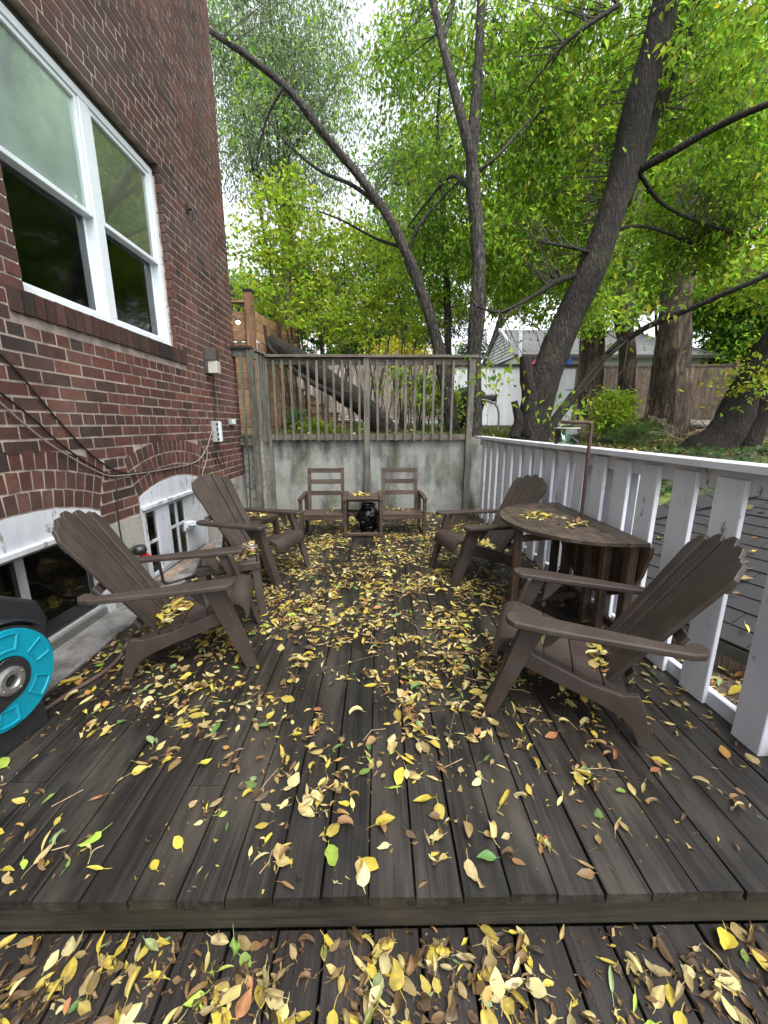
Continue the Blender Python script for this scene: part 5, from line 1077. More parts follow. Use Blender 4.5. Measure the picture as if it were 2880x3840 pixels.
for (x, y, Y, r, nc, nl) in ((2050, 120, 7.5, 1.1, 48, 26), (2080, 420, 7.3, 1.0, 48, 26), (2100, 700, 7.6, 1.0, 46, 26), (2000, 960, 7.5, .8, 34, 24), (2250, 250, 8.0, 1.0, 40, 26), (2600, 140, 6.8, 1.2, 44, 26), (2780, 300, 7.0, 1.3, 50, 26), (2620, 620, 8.0, 1.2, 48, 26), (2820, 700, 7.4, 1.1, 46, 26), (2450, 900, 8.6, 1.1, 44, 24), (2700, 930, 8.0, 1.0, 42, 24), (2200, 1080, 7.2, .6, 20, 20), (1850, 880, 7.2, .7, 26, 24), (1930, 1100, 8.0, .8, 28, 24), (2350, 1150, 6.3, .35, 9, 16), (2110, 1530, 6.1, .36, 9, 6), (1840, 1410, 6.0, .34, 8, 5), (2320, -250, 7.0, 1.6, 12, 22), (2850, -150, 6.6, 1.6, 12, 22), (2900, 1000, 6.4, .7, 18, 22)):
    bl.append((np.array(A_(x, y, Y)) - b0, (r * 1.08, r, r * .95), int(nc * .85), nl))
crown(t3, bl, .108, MID + MID + LIME[:3] + YEL[1:2], 24, droop=.95, aspect=.46, skeleton=SKT3, spread=.27)
# ---- background trunks
def bg_tree(name, label, pts, radii, mat, seed, blobs=(), cols=MID, size=.15, base=None, seg=18, amp=.10, ridges=9, extra=None, group=None):
    p0 = np.array(pts[0]); t = thing(name, label, 'tree', tuple(p0), group=group); s = trunk(t, rel(p0, pts), radii, mat, seg=seg, seed=seed, amp=amp, ridges=ridges)
    if extra:
        for ex, rd in extra: s += trunk(t, rel(p0, ex), rd, mat, name='stem', seg=12, seed=seed + 50)
    if blobs: crown(t, [(np.array(A_(x, y, Y)) - p0, (r, r, r * .8), nc, nl) for x, y, Y, r, nc, nl in blobs], size, cols, seed + 100, droop=.7, skeleton=s[len(s) // 2:], spread=.38, twig_r=.005, ntw=.5)
    return t
bg_tree('ribbed_tree', 'thick tree with fibrous ribbed brown bark before the board fence', [(7.05, 10.2, 1.1), A_(2500, 1600, 10.2), A_(2510, 1400, 10.2), A_(2530, 1200, 10.2), A_(2565, 950, 10.3), A_(2580, 650, 10.5), A_(2570, 300, 10.8), A_(2590, 0, 11)], [.54, .44, .37, .32, .29, .25, .20, .14], 'bark3', 31, ((2560, 250, 11.5, 1.8, 60, 26), (2760, 500, 12, 1.8, 60, 26), (2450, 600, 12, 1.5, 50, 26), (2650, 850, 12.5, 1.5, 50, 26)), MID + LIME[:2], .17, seg=30, amp=.14, ridges=13)
bg_tree('grey_trunk_tree', 'pair of smooth grey brown trunks twined together before the board fence', [A_(2330, 1620, 11), A_(2340, 1560, 11), A_(2350, 1350, 11), A_(2325, 1150, 11), A_(2310, 1000, 11.1), A_(2330, 700, 11.3), A_(2350, 400, 11.6)], [.28, .23, .20, .18, .16, .13, .08], 'bark3', 32, ((2330, 520, 12.5, 1.5, 44, 26), (2250, 800, 12.5, 1.3, 40, 26), (2380, 1000, 12.5, .9, 20, 20)), MID, .16, amp=.03, extra=[([A_(2345, 1500, 10.85), A_(2360, 1330, 10.8), A_(2350, 1200, 10.8), A_(2370, 950, 10.9), A_(2400, 700, 11)], [.2, .17, .16, .14, .08])])
bg_tree('ivy_tree', 'ivy hung trunk half hidden behind the dark leaning trunk', [A_(2215, 1600, 11.6), A_(2215, 1500, 11.6), A_(2220, 1250, 11.6), A_(2210, 1000, 11.7), A_(2230, 700, 12), A_(2240, 350, 12)], [.38, .32, .28, .25, .20, .10], 'bark3', 33, ((2220, 1180, 11.1, .55, 30, 18), (2230, 950, 11.2, .7, 30, 22), (2150, 500, 12.5, 1.5, 50, 26)), MID + LIME, .11, amp=.12)
bg_tree('right_leaning_tree', 'heavy dark trunk leaning right with yellowing ivy leaves on it', [A_(2560, 1800, 7.4), A_(2640, 1700, 7.4), A_(2720, 1620, 7.4), A_(2790, 1480, 7.4), A_(2860, 1350, 7.3), A_(2960, 1200, 7.2), A_(3150, 950, 7.0)], [.40, .36, .30, .25, .23, .21, .16], 'bark2', 34, ((2800, 1440, 6.9, .22, 7, 8), (2830, 1370, 6.9, .2, 6, 8), (3050, 900, 7, 1.2, 40, 26)), LIME + YEL, .10, seg=24, extra=[([A_(2800, 1680, 7.7), A_(2850, 1560, 7.7), A_(2960, 1400, 7.6), A_(3100, 1300, 7.6)], [.2, .2, .18, .12])])
bg_tree('fallen_leaning_tree', 'dark trunk slanting low behind the grey railing balusters', [A_(1490, 1660, 7.0), A_(1440, 1600, 7.0), A_(1370, 1535, 7.0), A_(1290, 1470, 7.05), A_(1220, 1420, 7.1), A_(1150, 1370, 7.2), A_(1060, 1310, 7.5), A_(960, 1230, 9.0), A_(800, 1000, 10)], [.20, .19, .185, .18, .175, .165, .14, .12, .06], 'bark2', 35, (), extra=[([A_(1290, 1490, 6.95), A_(1230, 1465, 6.9), A_(1160, 1430, 6.9), A_(1080, 1370, 6.95), A_(1010, 1300, 7.0), A_(990, 1220, 7.0)], [.06, .05, .045, .04, .035, .02])])
# lime saplings behind the railing: many thin stems
sp_pts = [(960, 860, 8.6, .8), (1010, 1000, 8.4, .7), (1120, 830, 8.8, .8), (1150, 1000, 8.5, .75), (1260, 900, 8.7, .8), (1280, 1080, 8.4, .7), (1390, 1000, 8.6, .7), (1420, 1150, 8.5, .65), (1530, 1060, 8.6, .7), (1560, 1200, 8.4, .55), (1150, 1180, 8.2, .65), (1300, 1220, 8.2, .55), (980, 1130, 8.3, .5), (1060, 750, 9.0, .7)]
groups = [(0, 1, 12, 13), (2, 3, 10), (4, 5, 11), (6, 7), (8, 9)]
for gi, g in enumerate(groups):
    cx = np.mean([A_(sp_pts[i][0], sp_pts[i][1], sp_pts[i][2])[0] for i in g]); p0 = np.array([cx * .9 + .1, 8.3, 1.25]); r = random.Random(gi)
    lab = ['bright lime sapling clump reaching above the cedar screen', 'bright lime sapling clump between cedar screen and slanting trunk', 'bright lime sapling clump above the slanting low trunk', 'lime sapling with thin dark stems above the middle railing post', 'lime sapling close to the leaning tree trunk'][gi]
    t = thing('lime_sapling', lab, 'sapling', tuple(p0), group='lime saplings behind the railing'); skl = []
    for i in g:
        q = np.array(A_(sp_pts[i][0], sp_pts[i][1] + 30, sp_pts[i][2])) - p0
        for k in range(2):
            e = q + np.array([r.uniform(-.4, .4), r.uniform(-.3, .3), r.uniform(-.3, .5)]); st0 = np.array([r.uniform(-.35, .35), r.uniform(-.2, .2), -.1])
            skl += limb(t, [st0, st0 * .6 + e * .35 + np.array([r.uniform(-.1, .1), 0, .15]), e * .7, e], .022, .006, 'twig', seg=6)
    crown(t, [(np.array(A_(*sp_pts[i][:3])) - p0, (sp_pts[i][3], .6, sp_pts[i][3] * .9), 18, 15) for i in g], .095, LIME + LIME + YEL[1:2] + MID[3:], 40 + gi, droop=.45, aspect=.62, skeleton=skl, spread=.24, flat=.35)
# vine shrub with many upright stems right of the railing post
t = thing('stem_thicket', 'thicket of thin upright stems with hanging leaves behind the railing', 'shrub', (.55, 7.3, 1.2)); skl = []; r = random.Random(77)
for i in range(42):
    x0 = r.uniform(-.75, .55); x1 = x0 + r.uniform(-.35, .35); skl += limb(t, [(x0, r.uniform(-.3, .3), -.1), (x0 + (x1 - x0) * .3, r.uniform(-.3, .3), .5), (x1, r.uniform(-.3, .3), r.uniform(.9, 1.7))], .012, .005, 'twig', seg=5)
crown(t, [((.35, 0, .7), (.45, .35, .55), 26, 16), ((.75, .1, .5), (.3, .3, .5), 16, 14), ((-.3, 0, 1.1), (.5, .3, .3), 10, 8)], .075, MID + LIME, 61, droop=.8, aspect=.55, skeleton=skl, spread=.16, twig_r=.004)
t = thing('yellow_bush', 'bright yellow green bush glowing above the railing', 'bush', (1.0, 13.6, 1.5))
crown(t, [((-.4, 0, 1.9), (1.1, .8, .8), 50, 24), ((.5, 0, 1.5), (1., .8, .8), 40, 24), ((-.2, 0, .8), (1., .8, .8), 30, 20)], .12, YEL, 62, droop=.5, aspect=.6, skeleton=[(0, 0, .1), (0, 0, .6), (.2, 0, 1.0), (-.2, 0, 1.2)], spread=.3)
def shrub(name, label, loc, blobs, size, cols, seed, aspect=.5, droop=.5, spread=.16, cat='shrub', group=None):
    t = thing(name, label, cat, loc, group=group); crown(t, blobs, size, cols, seed, droop=droop, aspect=aspect, skeleton=[(0, 0, .02), (.05, 0, .2), (-.05, .05, .3)], spread=spread, twig_r=.005); return t
q = A_(2270, 1560, 8.6); shrub('leafy_shrub', 'yellow green leafy shrub behind the hanging jar', (q[0], 8.6, 1.15), [((.1, 0, .55), (.45, .4, .5), 40, 16), ((.35, 0, .25), (.4, .3, .3), 20, 14)], .085, LIME + MID[1:2], 63)
q = A_(2370, 1610, 8.2); shrub('feathery_fern', 'feathery green fern spreading above the white fence', (q[0], 8.2, 1.05), [((.1, 0, .2), (.6, .4, .25), 70, 30)], .05, [(.10, .22, .05), (.14, .28, .08)], 64, aspect=.12, spread=.14, cat='fern')
q = A_(1100, 1580, 7.8); shrub('spiky_plant', 'spiky pale green garden plant before the wooden stairs', (q[0] + .05, 7.8, 1.22), [((0, 0, .22), (.12, .12, .18), 16, 10)], .2, [(.2, .34, .14), (.28, .42, .2)], 65, aspect=.1, droop=-.9, spread=.06, cat='plant')
q = A_(1180, 1600, 7.6); shrub('low_plant', 'low bright green plant beside the wooden stairs', (q[0], 7.6, 1.22), [((0, 0, .12), (.3, .2, .14), 20, 14)], .07, LIME, 66, cat='plant')
# far tree masses, each a tree of its own
far = [('far_willow', 'tall hazy grey green willow rising behind the house corner', (-3.6, 16.5), 9, GREY, .16, ((860, 120, 16, 2.0, 70, 34), (980, 330, 16, 2.0, 70, 34), (1110, 130, 16.5, 1.8, 54, 32), (1180, 400, 16.5, 1.6, 50, 32), (950, 600, 16, 1.7, 54, 32), (1120, 700, 16.5, 1.5, 46, 30), (1000, -200, 16, 2.4, 20, 26), (1290, 260, 17, 1.0, 16, 26)), .30),
       ('far_poplar', 'far pale green tree showing between the leaning and forked trees', (1.2, 20), 7, GREY + MID, .20, ((1480, 640, 20, 1.6, 36, 30), (1560, 900, 20, 2.0, 56, 32), (1400, 960, 20, 1.6, 44, 30), (1650, 620, 20, 1.5, 36, 30), (1600, 250, 20, 1.8, 34, 30), (1500, 1130, 20, 1.5, 44, 28)), .18),
       ('far_maple', 'far mid green maple behind the forked tree and shed', (5.0, 22), 8, MID + LIME[:2], .27, ((1830, 900, 22, 2.2, 70, 34), (1960, 1050, 22, 1.8, 56, 30), (2000, 700, 22, 2.4, 76, 34), (2150, 950, 22, 2.0, 60, 32), (1900, 400, 22, 2.6, 60, 34), (2200, 550, 22, 2.4, 70, 32)), .25),
       ('far_maple', 'far bright green maple behind the ribbed trunk', (14.0, 20), 8, MID + LIME[:2], .27, ((2450, 700, 20, 2.0, 70, 34), (2650, 800, 20, 2.2, 80, 34), (2500, 1000, 19, 1.6, 56, 30), (2500, 300, 20, 2.4, 70, 34), (2350, 1080, 20, 1.3, 36, 30), (2800, 400, 20, 2.6, 80, 34)), .25),
       ('far_ash', 'dense deep green tree behind the right end of the garage', (17.5, 17.5), 7, DEEP + MID, .22, ((2700, 1120, 17.5, 1.5, 76, 34), (2830, 1230, 17, 1.5, 80, 34), (2880, 1050, 17, 1.6, 70, 34), (2760, 1320, 17, 1.0, 50, 30), (2870, 1380, 16.5, 1.0, 50, 30), (3000, 1200, 17, 2.0, 60, 30)), .2),
       ('far_pine', 'dark hazy pine beyond the railing and white mast', (3.2, 30), 8, [(.05, .075, .05), (.07, .095, .06)], .16, ((1700, 1180, 30, 1.7, 50, 40), (1560, 1270, 30, 1.4, 44, 36), (1780, 1310, 30, 1.4, 40, 36), (1650, 1370, 30, 1.2, 36, 30), (1480, 1230, 30, 1.2, 30, 30)), .2),
       ('far_hedge_tree', 'far mid green tree low behind the lime saplings', (-3.0, 24), 6, MID + GREY, .24, ((1100, 1200, 24, 2.4, 70, 34), (1300, 1250, 24, 2.2, 70, 34), (950, 1150, 24, 2.2, 60, 34), (1200, 1050, 24, 2.2, 50, 34), (1420, 1280, 24, 1.8, 50, 30)), .2)]
for k, (nm, lab, (x, y), hgt, cols, size, blobs, tr) in enumerate(far):
    t = thing(nm, lab, 'tree', (x, y, 1.3)); b0 = np.array(t.location); cen = np.mean([A_(*b[:3]) for b in blobs], axis=0) - b0
    s = trunk(t, [(0, 0, -.3), (0, 0, 1.0), tuple(cen * .4), tuple(cen * .8), tuple(cen * 1.15)], [tr * 1.2, tr, tr * .8, tr * .5, .05], 'bark1', seg=12, seed=70 + k)
    for j, b in enumerate(blobs):
        q = np.array(A_(*b[:3])) - b0; f = s[min(len(s) - 1, int(len(s) * .35) + j * 2)]; s = s + limb(t, [f, f * .5 + q * .5 + np.array([0, 0, -.3]), q], tr * .35, .02, 'bark1', seg=6)
    crown(t, [(np.array(A_(*b[:3])) - b0, (b[3], b[3], b[3] * .9), b[4], b[5]) for b in blobs], size, cols, 80 + k, droop=1.2 if 'willow' in nm else .7, aspect=.3 if 'willow' in nm else .5, skeleton=s[20:], spread=.5, twig_r=.006, ntw=.22)
# neighbouring trees past the right of the yard
for k, (x, y, hgt, lab) in enumerate(((13.5, 9.0, 7.0, 'broad green garden tree beside the far board fence corner'), (18.5, 12.5, 8.5, 'tall green garden tree beyond the board fence corner'), (15.0, 3.5, 6.5, 'round green garden tree across the ivy bank'), (21.0, 5.5, 8.0, 'large green tree farthest across the ivy bank'))):
    t = thing('garden_tree', lab, 'tree', (x, y, 1.0)); s = trunk(t, [(0, 0, -.3), (.1, 0, 1.2), (0, .1, hgt * .5), (.1, 0, hgt)], [.3, .22, .15, .04], 'bark1', seg=12, seed=90 + k)
    crown(t, [((0, 0, hgt * .75), (2.3, 2.3, 2.0), 90, 24), ((1.2, .5, hgt * .45), (1.9, 1.9, 1.5), 50, 24), ((-1.1, -.6, hgt * .4), (1.8, 1.8, 1.4), 50, 24)], .24, MID + DEEP, 120 + k, droop=.7, skeleton=s[8:], spread=.5, twig_r=.008, ntw=.3)
# ================================================================== LEAF LITTER
rl_ = random.Random(99); ln = np.random.default_rng(99)
COLS = {'yellow': [(.44, .35, .07), (.52, .44, .17), (.46, .37, .05), (.55, .49, .24)], 'tan': [(.35, .265, .105), (.41, .33, .16), (.29, .215, .09)], 'brown': [(.15, .092, .038), (.20, .115, .050), (.24, .145, .060), (.09, .062, .036), (.07, .045, .026)], 'orange': [(.46, .25, .06), (.38, .17, .08)], 'green': [(.16, .26, .05), (.30, .42, .06), (.10, .2, .06), (.25, .33, .15)]}
PROB = [('yellow', .36), ('tan', .26), ('brown', .28), ('orange', .025), ('green', .055)]
def leaf_geo(L, kind, rng, nl=5, nt=1):
    """one fallen leaf: nl segments along the midrib, nt columns each side; curled, folded, rippled, twisted"""
    W = L * {'ovate': rng.uniform(.42, .72), 'narrow': rng.uniform(.18, .32), 'curled': rng.uniform(.3, .5)}[kind] / 2
    curl = {'ovate': rng.normal(.15, .5), 'narrow': rng.normal(.2, .7), 'curled': rng.uniform(1.3, 3.4) * rng.choice([-1, 1])}[kind]
    fold = {'ovate': rng.normal(.25, .3), 'narrow': rng.uniform(.3, 1.0), 'curled': rng.uniform(.5, 1.3)}[kind]
    cross = rng.normal(0, .35) + (rng.uniform(.4, 1.2) if kind == 'curled' else 0); twist = rng.normal(0, .35) * (2.5 if kind == 'curled' else 1); side = rng.normal(0, .35)
    pk = rng.uniform(.45, .75); qk = rng.uniform(.7, 1.0); nrm_ = (pk / (pk + qk)) ** pk * (qk / (pk + qk)) ** qk; ph = rng.uniform(0, 6, 3); rip = rng.uniform(.0, .12)
    rows = []; x = z = y = 0.0; a = -curl * .4; h = 0.0; vs = []; ed = []
    for i in range(nl + 1):
        s = i / nl; hw = W * (s ** pk * (1 - s) ** qk) / nrm_ if 0 < s < 1 else 0.0
        row = []
        cols = range(-nt, nt + 1) if hw > 0 else (0,)
        for j in cols:
            t = j / nt if nt else 0; w_ = hw * t * (1 + (.08 * math.sin(9 * s + ph[0] * (1 if t > 0 else 2)) + rng.normal(0, .05)) * (abs(t) == 1)); up = abs(w_) * math.sin(fold) + cross * W * t * t * .5 * (1 if hw else 0) + rip * W * math.sin(7 * s + ph[1] + 2.5 * t); lat = w_ * math.cos(fold * .8)
            tw = twist * (s - .3); c, s_ = math.cos(tw), math.sin(tw); row.append(len(vs)); vs.append((x - up * math.sin(a), y + lat * c - up * s_, z + (lat * s_ + up * c) * math.cos(a))); ed.append(abs(t))
        rows.append(row); x += L / nl * math.cos(a) * math.cos(h); y += L / nl * math.sin(h); z += L / nl * math.sin(a); a += curl / nl; h += side / nl
    fs = []
    for r0, r1 in zip(rows[:-1], rows[1:]):
        if len(r0) == 1 and len(r1) == 1: continue
        if len(r0) == 1: fs += [(r0[0], r1[k], r1[k + 1]) for k in range(len(r1) - 1)]
        elif len(r1) == 1: fs += [(r0[k], r1[0], r0[k + 1]) for k in range(len(r0) - 1)]
        else: fs += [(r0[k], r1[k], r1[k + 1], r0[k + 1]) for k in range(len(r0) - 1)]
    pl_ = L * rng.uniform(.15, .5); t = .0007 + L * .006; b = rng.uniform(-.5, .5); k = len(vs); zz = rng.uniform(-.1, .25) * pl_
    vs += [(0, t, 0), (0, -t, 0), (-pl_ * .6, b * pl_ * .4 + t * .8, zz), (-pl_ * .6, b * pl_ * .4 - t * .8, zz), (-pl_, b * pl_ + t * .6, zz * .6), (-pl_, b * pl_ - t * .6, zz * .6)]; fs += [(k, k + 1, k + 3, k + 2), (k + 2, k + 3, k + 5, k + 4)]; ed += [.6] * 6
    V = np.array(vs); V[:, 0] -= L / 2; V[:, 2] -= V[:, 2].min(); V[:, 2] *= .72 if kind == 'curled' else .55; return V, fs, np.array(ed)
def leaf_cols(c, ed, rng):
    n = len(ed); cc = np.tile(np.append(c, 1.0), (n, 1)); cc[:, :3] *= rng.uniform(.86, 1.1, (n, 1)); cc[ed == 0, :3] *= 1.08
    if rng.random() < .5:
        k = np.clip(rng.uniform(.1, .7) * ed + rng.normal(0, .18, n), 0, .85)[:, None]; cc[:, :3] = cc[:, :3] * (1 - k) + np.array([.17, .10, .045]) * k
    return cc
def pick_col(rng, probs=PROB):
    r = rng.random(); acc = 0
    for nm, p in probs:
        acc += p
        if r < acc: break
    c = np.array(COLS[nm][rng.integers(len(COLS[nm]))]) * rng.uniform(.75, 1.2); return nm, np.clip(c, 0, .9)
def pick_leaf(rng, base=.062, probs=PROB):
    nm, c = pick_col(rng, probs); k = rng.random(); kind = 'curled' if (nm == 'brown' and k < .7) or k < .24 else ('narrow' if k < .42 else 'ovate')
    return nm, c, kind, base * min(1.75, math.exp(rng.normal(-.05, .38))) * (0.9 if nm in ('brown', 'tan') else 1.0)
class Litter:
    def __init__(s): s.V = []; s.F = []; s.C = []; s.n = 0
    def add(s, V, fs, c, rng, ed=None):
        cc = leaf_cols(c, np.ones(len(V)) * .3 if ed is None else ed, rng); s.V.append(V); s.F += [tuple(i + s.n for i in f) for f in fs]; s.C.append(cc); s.n += len(V)
    def build(s, name, parent=None, kind=None, label=None, cat=None):
        me = bpy.data.meshes.new(name); me.from_pydata(np.concatenate(s.V).tolist(), [], s.F); a = me.attributes.new('Col', 'FLOAT_COLOR', 'POINT'); a.data.foreach_set('color', np.concatenate(s.C).ravel()); me.materials.append(M['litter']); me.polygons.foreach_set('use_smooth', [True] * len(me.polygons))
        o = link(bpy.data.objects.new(name, me), parent); return tag(o, label, cat, None, kind)
def place(V, x, y, z, rz, tx, ty):
    m = np.array((Matrix.Rotation(rz, 3, 'Z') @ Matrix.Rotation(tx, 3, 'X') @ Matrix.Rotation(ty, 3, 'Y')))
    W = V @ m.T; W[:, 2] += z - W[:, 2].min(); W[:, 0] += x; W[:, 1] += y; return W
# where leaves lie: clump centres with a density that follows the photograph
items = []
def dens(x, y):          # leaves per square metre on the upper deck
    d = np.interp(y, [.88, 1.15, 1.5, 1.9, 2.4, 3.0, 3.6, 4.4, 6.1], [95, 140, 230, 330, 420, 520, 680, 760, 640])
    if y < 2.6: d *= np.interp(x, [-1.78, -1.2, -.7, .5, .9, 1.25, 1.65], [.8, .95, 1.0, 1.1, .95, .7, .5])
    else: d *= np.interp(x, [-1.78, -1.3, -.8, .6, 1.0, 1.6], [1.0, .9, 1.05, 1.05, .8, .45])
    return d
nx_, ny_ = 34, 52
for i in range(nx_):
    for j in range(ny_):
        x0, y0_ = -1.76 + 3.4 * i / nx_, .89 + 5.15 * j / ny_; cx, cy = x0 + .05, y0_ + .05
        nz = noise.noise((cx * 2.6, cy * 2.6, 4.2)) + .6 * noise.noise((cx * 6.5, cy * 6.5, 8.8)); mod = max(.10, 1.0 + 2.6 * nz)
        lam = dens(cx, cy) * mod * (3.4 / nx_) * (5.15 / ny_)
        for _ in range(ln.poisson(lam)): items.append((x0 + ln.random() * 3.4 / nx_, y0_ + ln.random() * 5.15 / ny_, 0.0))
for _ in range(780):
    x, y = ln.uniform(-1.25, 1.5), .90 - abs(ln.normal(0, .22)) ** 1.0
    if noise.noise((x * 3, y * 3, 1.5)) + .3 * ln.random() > -.12 and y > .1: items.append((x, y - .005, LZ))
for _ in range(260): items.append((ln.uniform(-1.2, 1.4), .90 - ln.random() * .8, LZ))
clump = set()
def add_clump(cx, cy, z, n, r):
    a = ln.uniform(0, 6.3); e = ln.uniform(1.0, 2.4)
    for _ in range(n):
        u, v = ln.normal(0, r * e * .5), ln.normal(0, r * .5); x, y = cx + u * math.cos(a) - v * math.sin(a), cy + u * math.sin(a) + v * math.cos(a)
        if -1.75 < x < 1.6 and (y > .91 if z > -.05 else .1 < y < .89): clump.add(len(items)); items.append((x, y, z))
for _ in range(120):
    cy = .97 + 2.3 * ln.random() ** .9; add_clump(ln.uniform(-1.65, 1.35), cy, 0.0, int(ln.integers(6, 15)), ln.uniform(.035, .075))
for _ in range(34): add_clump(ln.uniform(-1.0, 1.15), ln.uniform(.45, .85), LZ, int(ln.integers(6, 13)), ln.uniform(.03, .06))
SCRAP = [('yellow', .30), ('tan', .30), ('brown', .34), ('orange', .03), ('green', .03)]
lv = []
for qi, (x, y, z) in enumerate(items):
    nm, c, kind, L = pick_leaf(ln, .046 if z > -.05 else .046, PROB if z > -.05 else [('yellow', .32), ('tan', .15), ('brown', .43), ('orange', .02), ('green', .08)])
    if y > 3.2: L *= .92
    if qi in clump:
        nm, c, kind, L = pick_leaf(ln, .040, SCRAP); kind = ('curled', 'narrow', 'curled', 'ovate')[ln.integers(4)]
    if z < -.05 and nm in ('brown', 'tan'): c = c * .75
    if y > .8 and y < .915 and z > -.05: y = .92 + .02 * ln.random()
    kk0 = proj((x, y, z))[2]; hi = L / kk0 > .022
    V, fs, ed = leaf_geo(L, kind, ln, 7 if hi else 5, 2 if hi else 1)
    zz = z + .003 + (.02 * ln.random() if qi in clump else 0) + (abs(ln.normal(0, .007)) if y > 1.2 else abs(ln.normal(0, .004)))
    W = place(V, x, y, z + .0025, ln.uniform(0, 6.3), ln.normal(0, .14), ln.normal(0, .14)); W[:, 2] += max(0, zz - z - .003) * .4
    px, py, kk = proj((x, y, z)); inside = 0 < px < 2880 and 0 < py < 3860
    lv.append((L / kk if inside else 0, W, fs, c, nm, z, kind, ed))
order = sorted(range(len(lv)), key=lambda i: -lv[i][0]); ind = set(order[:290])
WORD = {'ovate': 'flat', 'narrow': 'narrow', 'curled': 'curled'}
for i in order[:290]:
    sc_, W, fs, c, nm, z, kind, ed = lv[i]; ctr = W.mean(0); ctr[2] = W[:, 2].min(); me = bpy.data.meshes.new('fallen_leaf'); me.from_pydata((W - ctr).tolist(), [], fs)
    a = me.attributes.new('Col', 'FLOAT_COLOR', 'POINT'); cc = leaf_cols(c, ed, ln); me.polygons.foreach_set('use_smooth', [True] * len(me.polygons)); a.data.foreach_set('color', cc.ravel()); me.materials.append(M['litter'])
    o = link(bpy.data.objects.new('fallen_leaf', me)); o.location = ctr; where = 'on the lower deck below the step' if z < -.05 else 'on the upper deck near its front edge'
    tag(o, f'{WORD[kind]} {nm} fallen leaf lying {where}', 'leaf', f'{WORD[kind]} {nm} leaves {where}')
lit = Litter()
for i in order[290:]:
    _, W, fs, c, nm, z, kind, ed = lv[i]; lit.add(W, fs, c, ln, ed)
for _ in range(8000):      # crumbs and torn scraps between the leaves
    x, y = ln.uniform(-1.75, 1.6), .9 + 5.15 * ln.random() ** .8
    if noise.noise((x * 2.6, y * 2.6, 4.2)) + .6 * noise.noise((x * 6.5, y * 6.5, 8.8)) + .35 * ln.random() < .02: continue
    s_ = ln.uniform(.006, .02); V = ln.normal(0, s_ * .5, (4, 3)) * [1, 1, .15]; V[:, 2] -= V[:, 2].min() - .003; V[:, 0] += x; V[:, 1] += y
    if y < 1.6 and ln.random() < .0: continue
    lit.add(V, [(0, 1, 2), (0, 2, 3)], np.array(COLS[['tan', 'brown', 'brown', 'yellow'][ln.integers(4)]][0]) * ln.uniform(.5, 1.1), ln)
for _ in range(1500):      # dark crumbs on the lower deck
    x, y = ln.uniform(-1.2, 1.4), .905 - .75 * ln.random(); s_ = ln.uniform(.005, .018); V = ln.normal(0, s_ * .5, (4, 3)) * [1, 1, .15]; V[:, 2] += LZ + .003 - V[:, 2].min(); V[:, 0] += x; V[:, 1] += y
    lit.add(V, [(0, 1, 2), (0, 2, 3)], np.array(COLS[['tan', 'brown', 'brown', 'brown'][ln.integers(4)]][0]) * ln.uniform(.3, .9), ln)
lit.build('fallen_leaves', None, 'stuff', 'carpet of yellow and brown fallen leaves over the dark deck', 'leaves')
def pile(name, label, cx, cy, z, rx, ry, n, rz=0, base=.05, hz=.02, slope=None):
    L_ = Litter()
    for _ in range(n):
        a, r = ln.uniform(0, 6.3), math.sqrt(ln.random()) * (1 if ln.random() < .8 else 1.25); u, v = rx * r * math.cos(a), ry * r * math.sin(a)
        x, y = cx + u * math.cos(rz) - v * math.sin(rz), cy + u * math.sin(rz) + v * math.cos(rz); nm, c, kind, l = pick_leaf(ln, base, [('yellow', .55), ('tan', .2), ('brown', .17), ('orange', .06), ('green', .02)]); V, fs, ed = leaf_geo(l, kind, ln)
        zz = z + (slope(x, y) if slope else 0) + max(0, hz * (1 - r)) * ln.random() + .001; L_.add(place(V, x, y, zz, ln.uniform(0, 6.3), ln.normal(0, .2), ln.normal(0, .2)), fs, c, ln, ed)
    return L_.build(name, None, 'stuff', label, 'leaves')
def seat_pile(key, n, off=-.12, rx=.15, ry=.09, label='', n2=10):
    c, d = CHAIRS[key]; s = np.array([-d[1], d[0]])
    def zf(x, y):
        v = (np.array([x, y]) - c) @ d; return .238 + (v + .2) * .342 - .004
    p = c + d * off; pile('leaf_pile', label, p[0], p[1], 0, rx, ry, n, math.atan2(s[1], s[0]), .055, .035, zf)
seat_pile('LF', 120, -.13, .15, .11, 'heap of yellow leaves on the seat of the chair by the hose reel')
seat_pile('RF', 34, -.16, .14, .06, 'few yellow leaves at the back of the seat before the half round table')
seat_pile('RB', 60, -.10, .15, .11, 'heap of yellow leaves on the seat of the chair against the white fence')
seat_pile('LB', 24, -.10, .15, .10, 'scatter of yellow leaves on the seat of the chair behind the side table')
pile('leaf_pile', 'yellow leaves covering the side table between the chairs', -1.15, 2.83, .417, .18, .17, 75, .3, .055)
pile('leaf_pile', 'yellow leaves covering the side table in the concrete corner', -1.40, 4.12, .417, .17, .17, 60, .3, .055)
pile('leaf_pile', 'drift of yellow leaves on the half round table top', 1.20, 2.82, .7225, .14, .12, 55, .3, .05, .012)
pile('leaf_pile', 'few stray leaves beside the rusty pole on the table top', 1.36, 2.60, .7225, .14, .18, 22, .3, .05, .008)
pile('leaf_pile', 'yellow leaves lying along the small table of the bench', -0.25, 4.95, .500, .13, .10, 26, .0, .055)
pile('leaf_pile', 'few leaves on the bench seat left of the black pot', -0.70, 4.95, .302, .18, .12, 10, .0, .05)
pile('leaf_pile', 'few leaves on the bench seat right of the black pot', 0.28, 4.95, .302, .18, .12, 8, .0, .05)
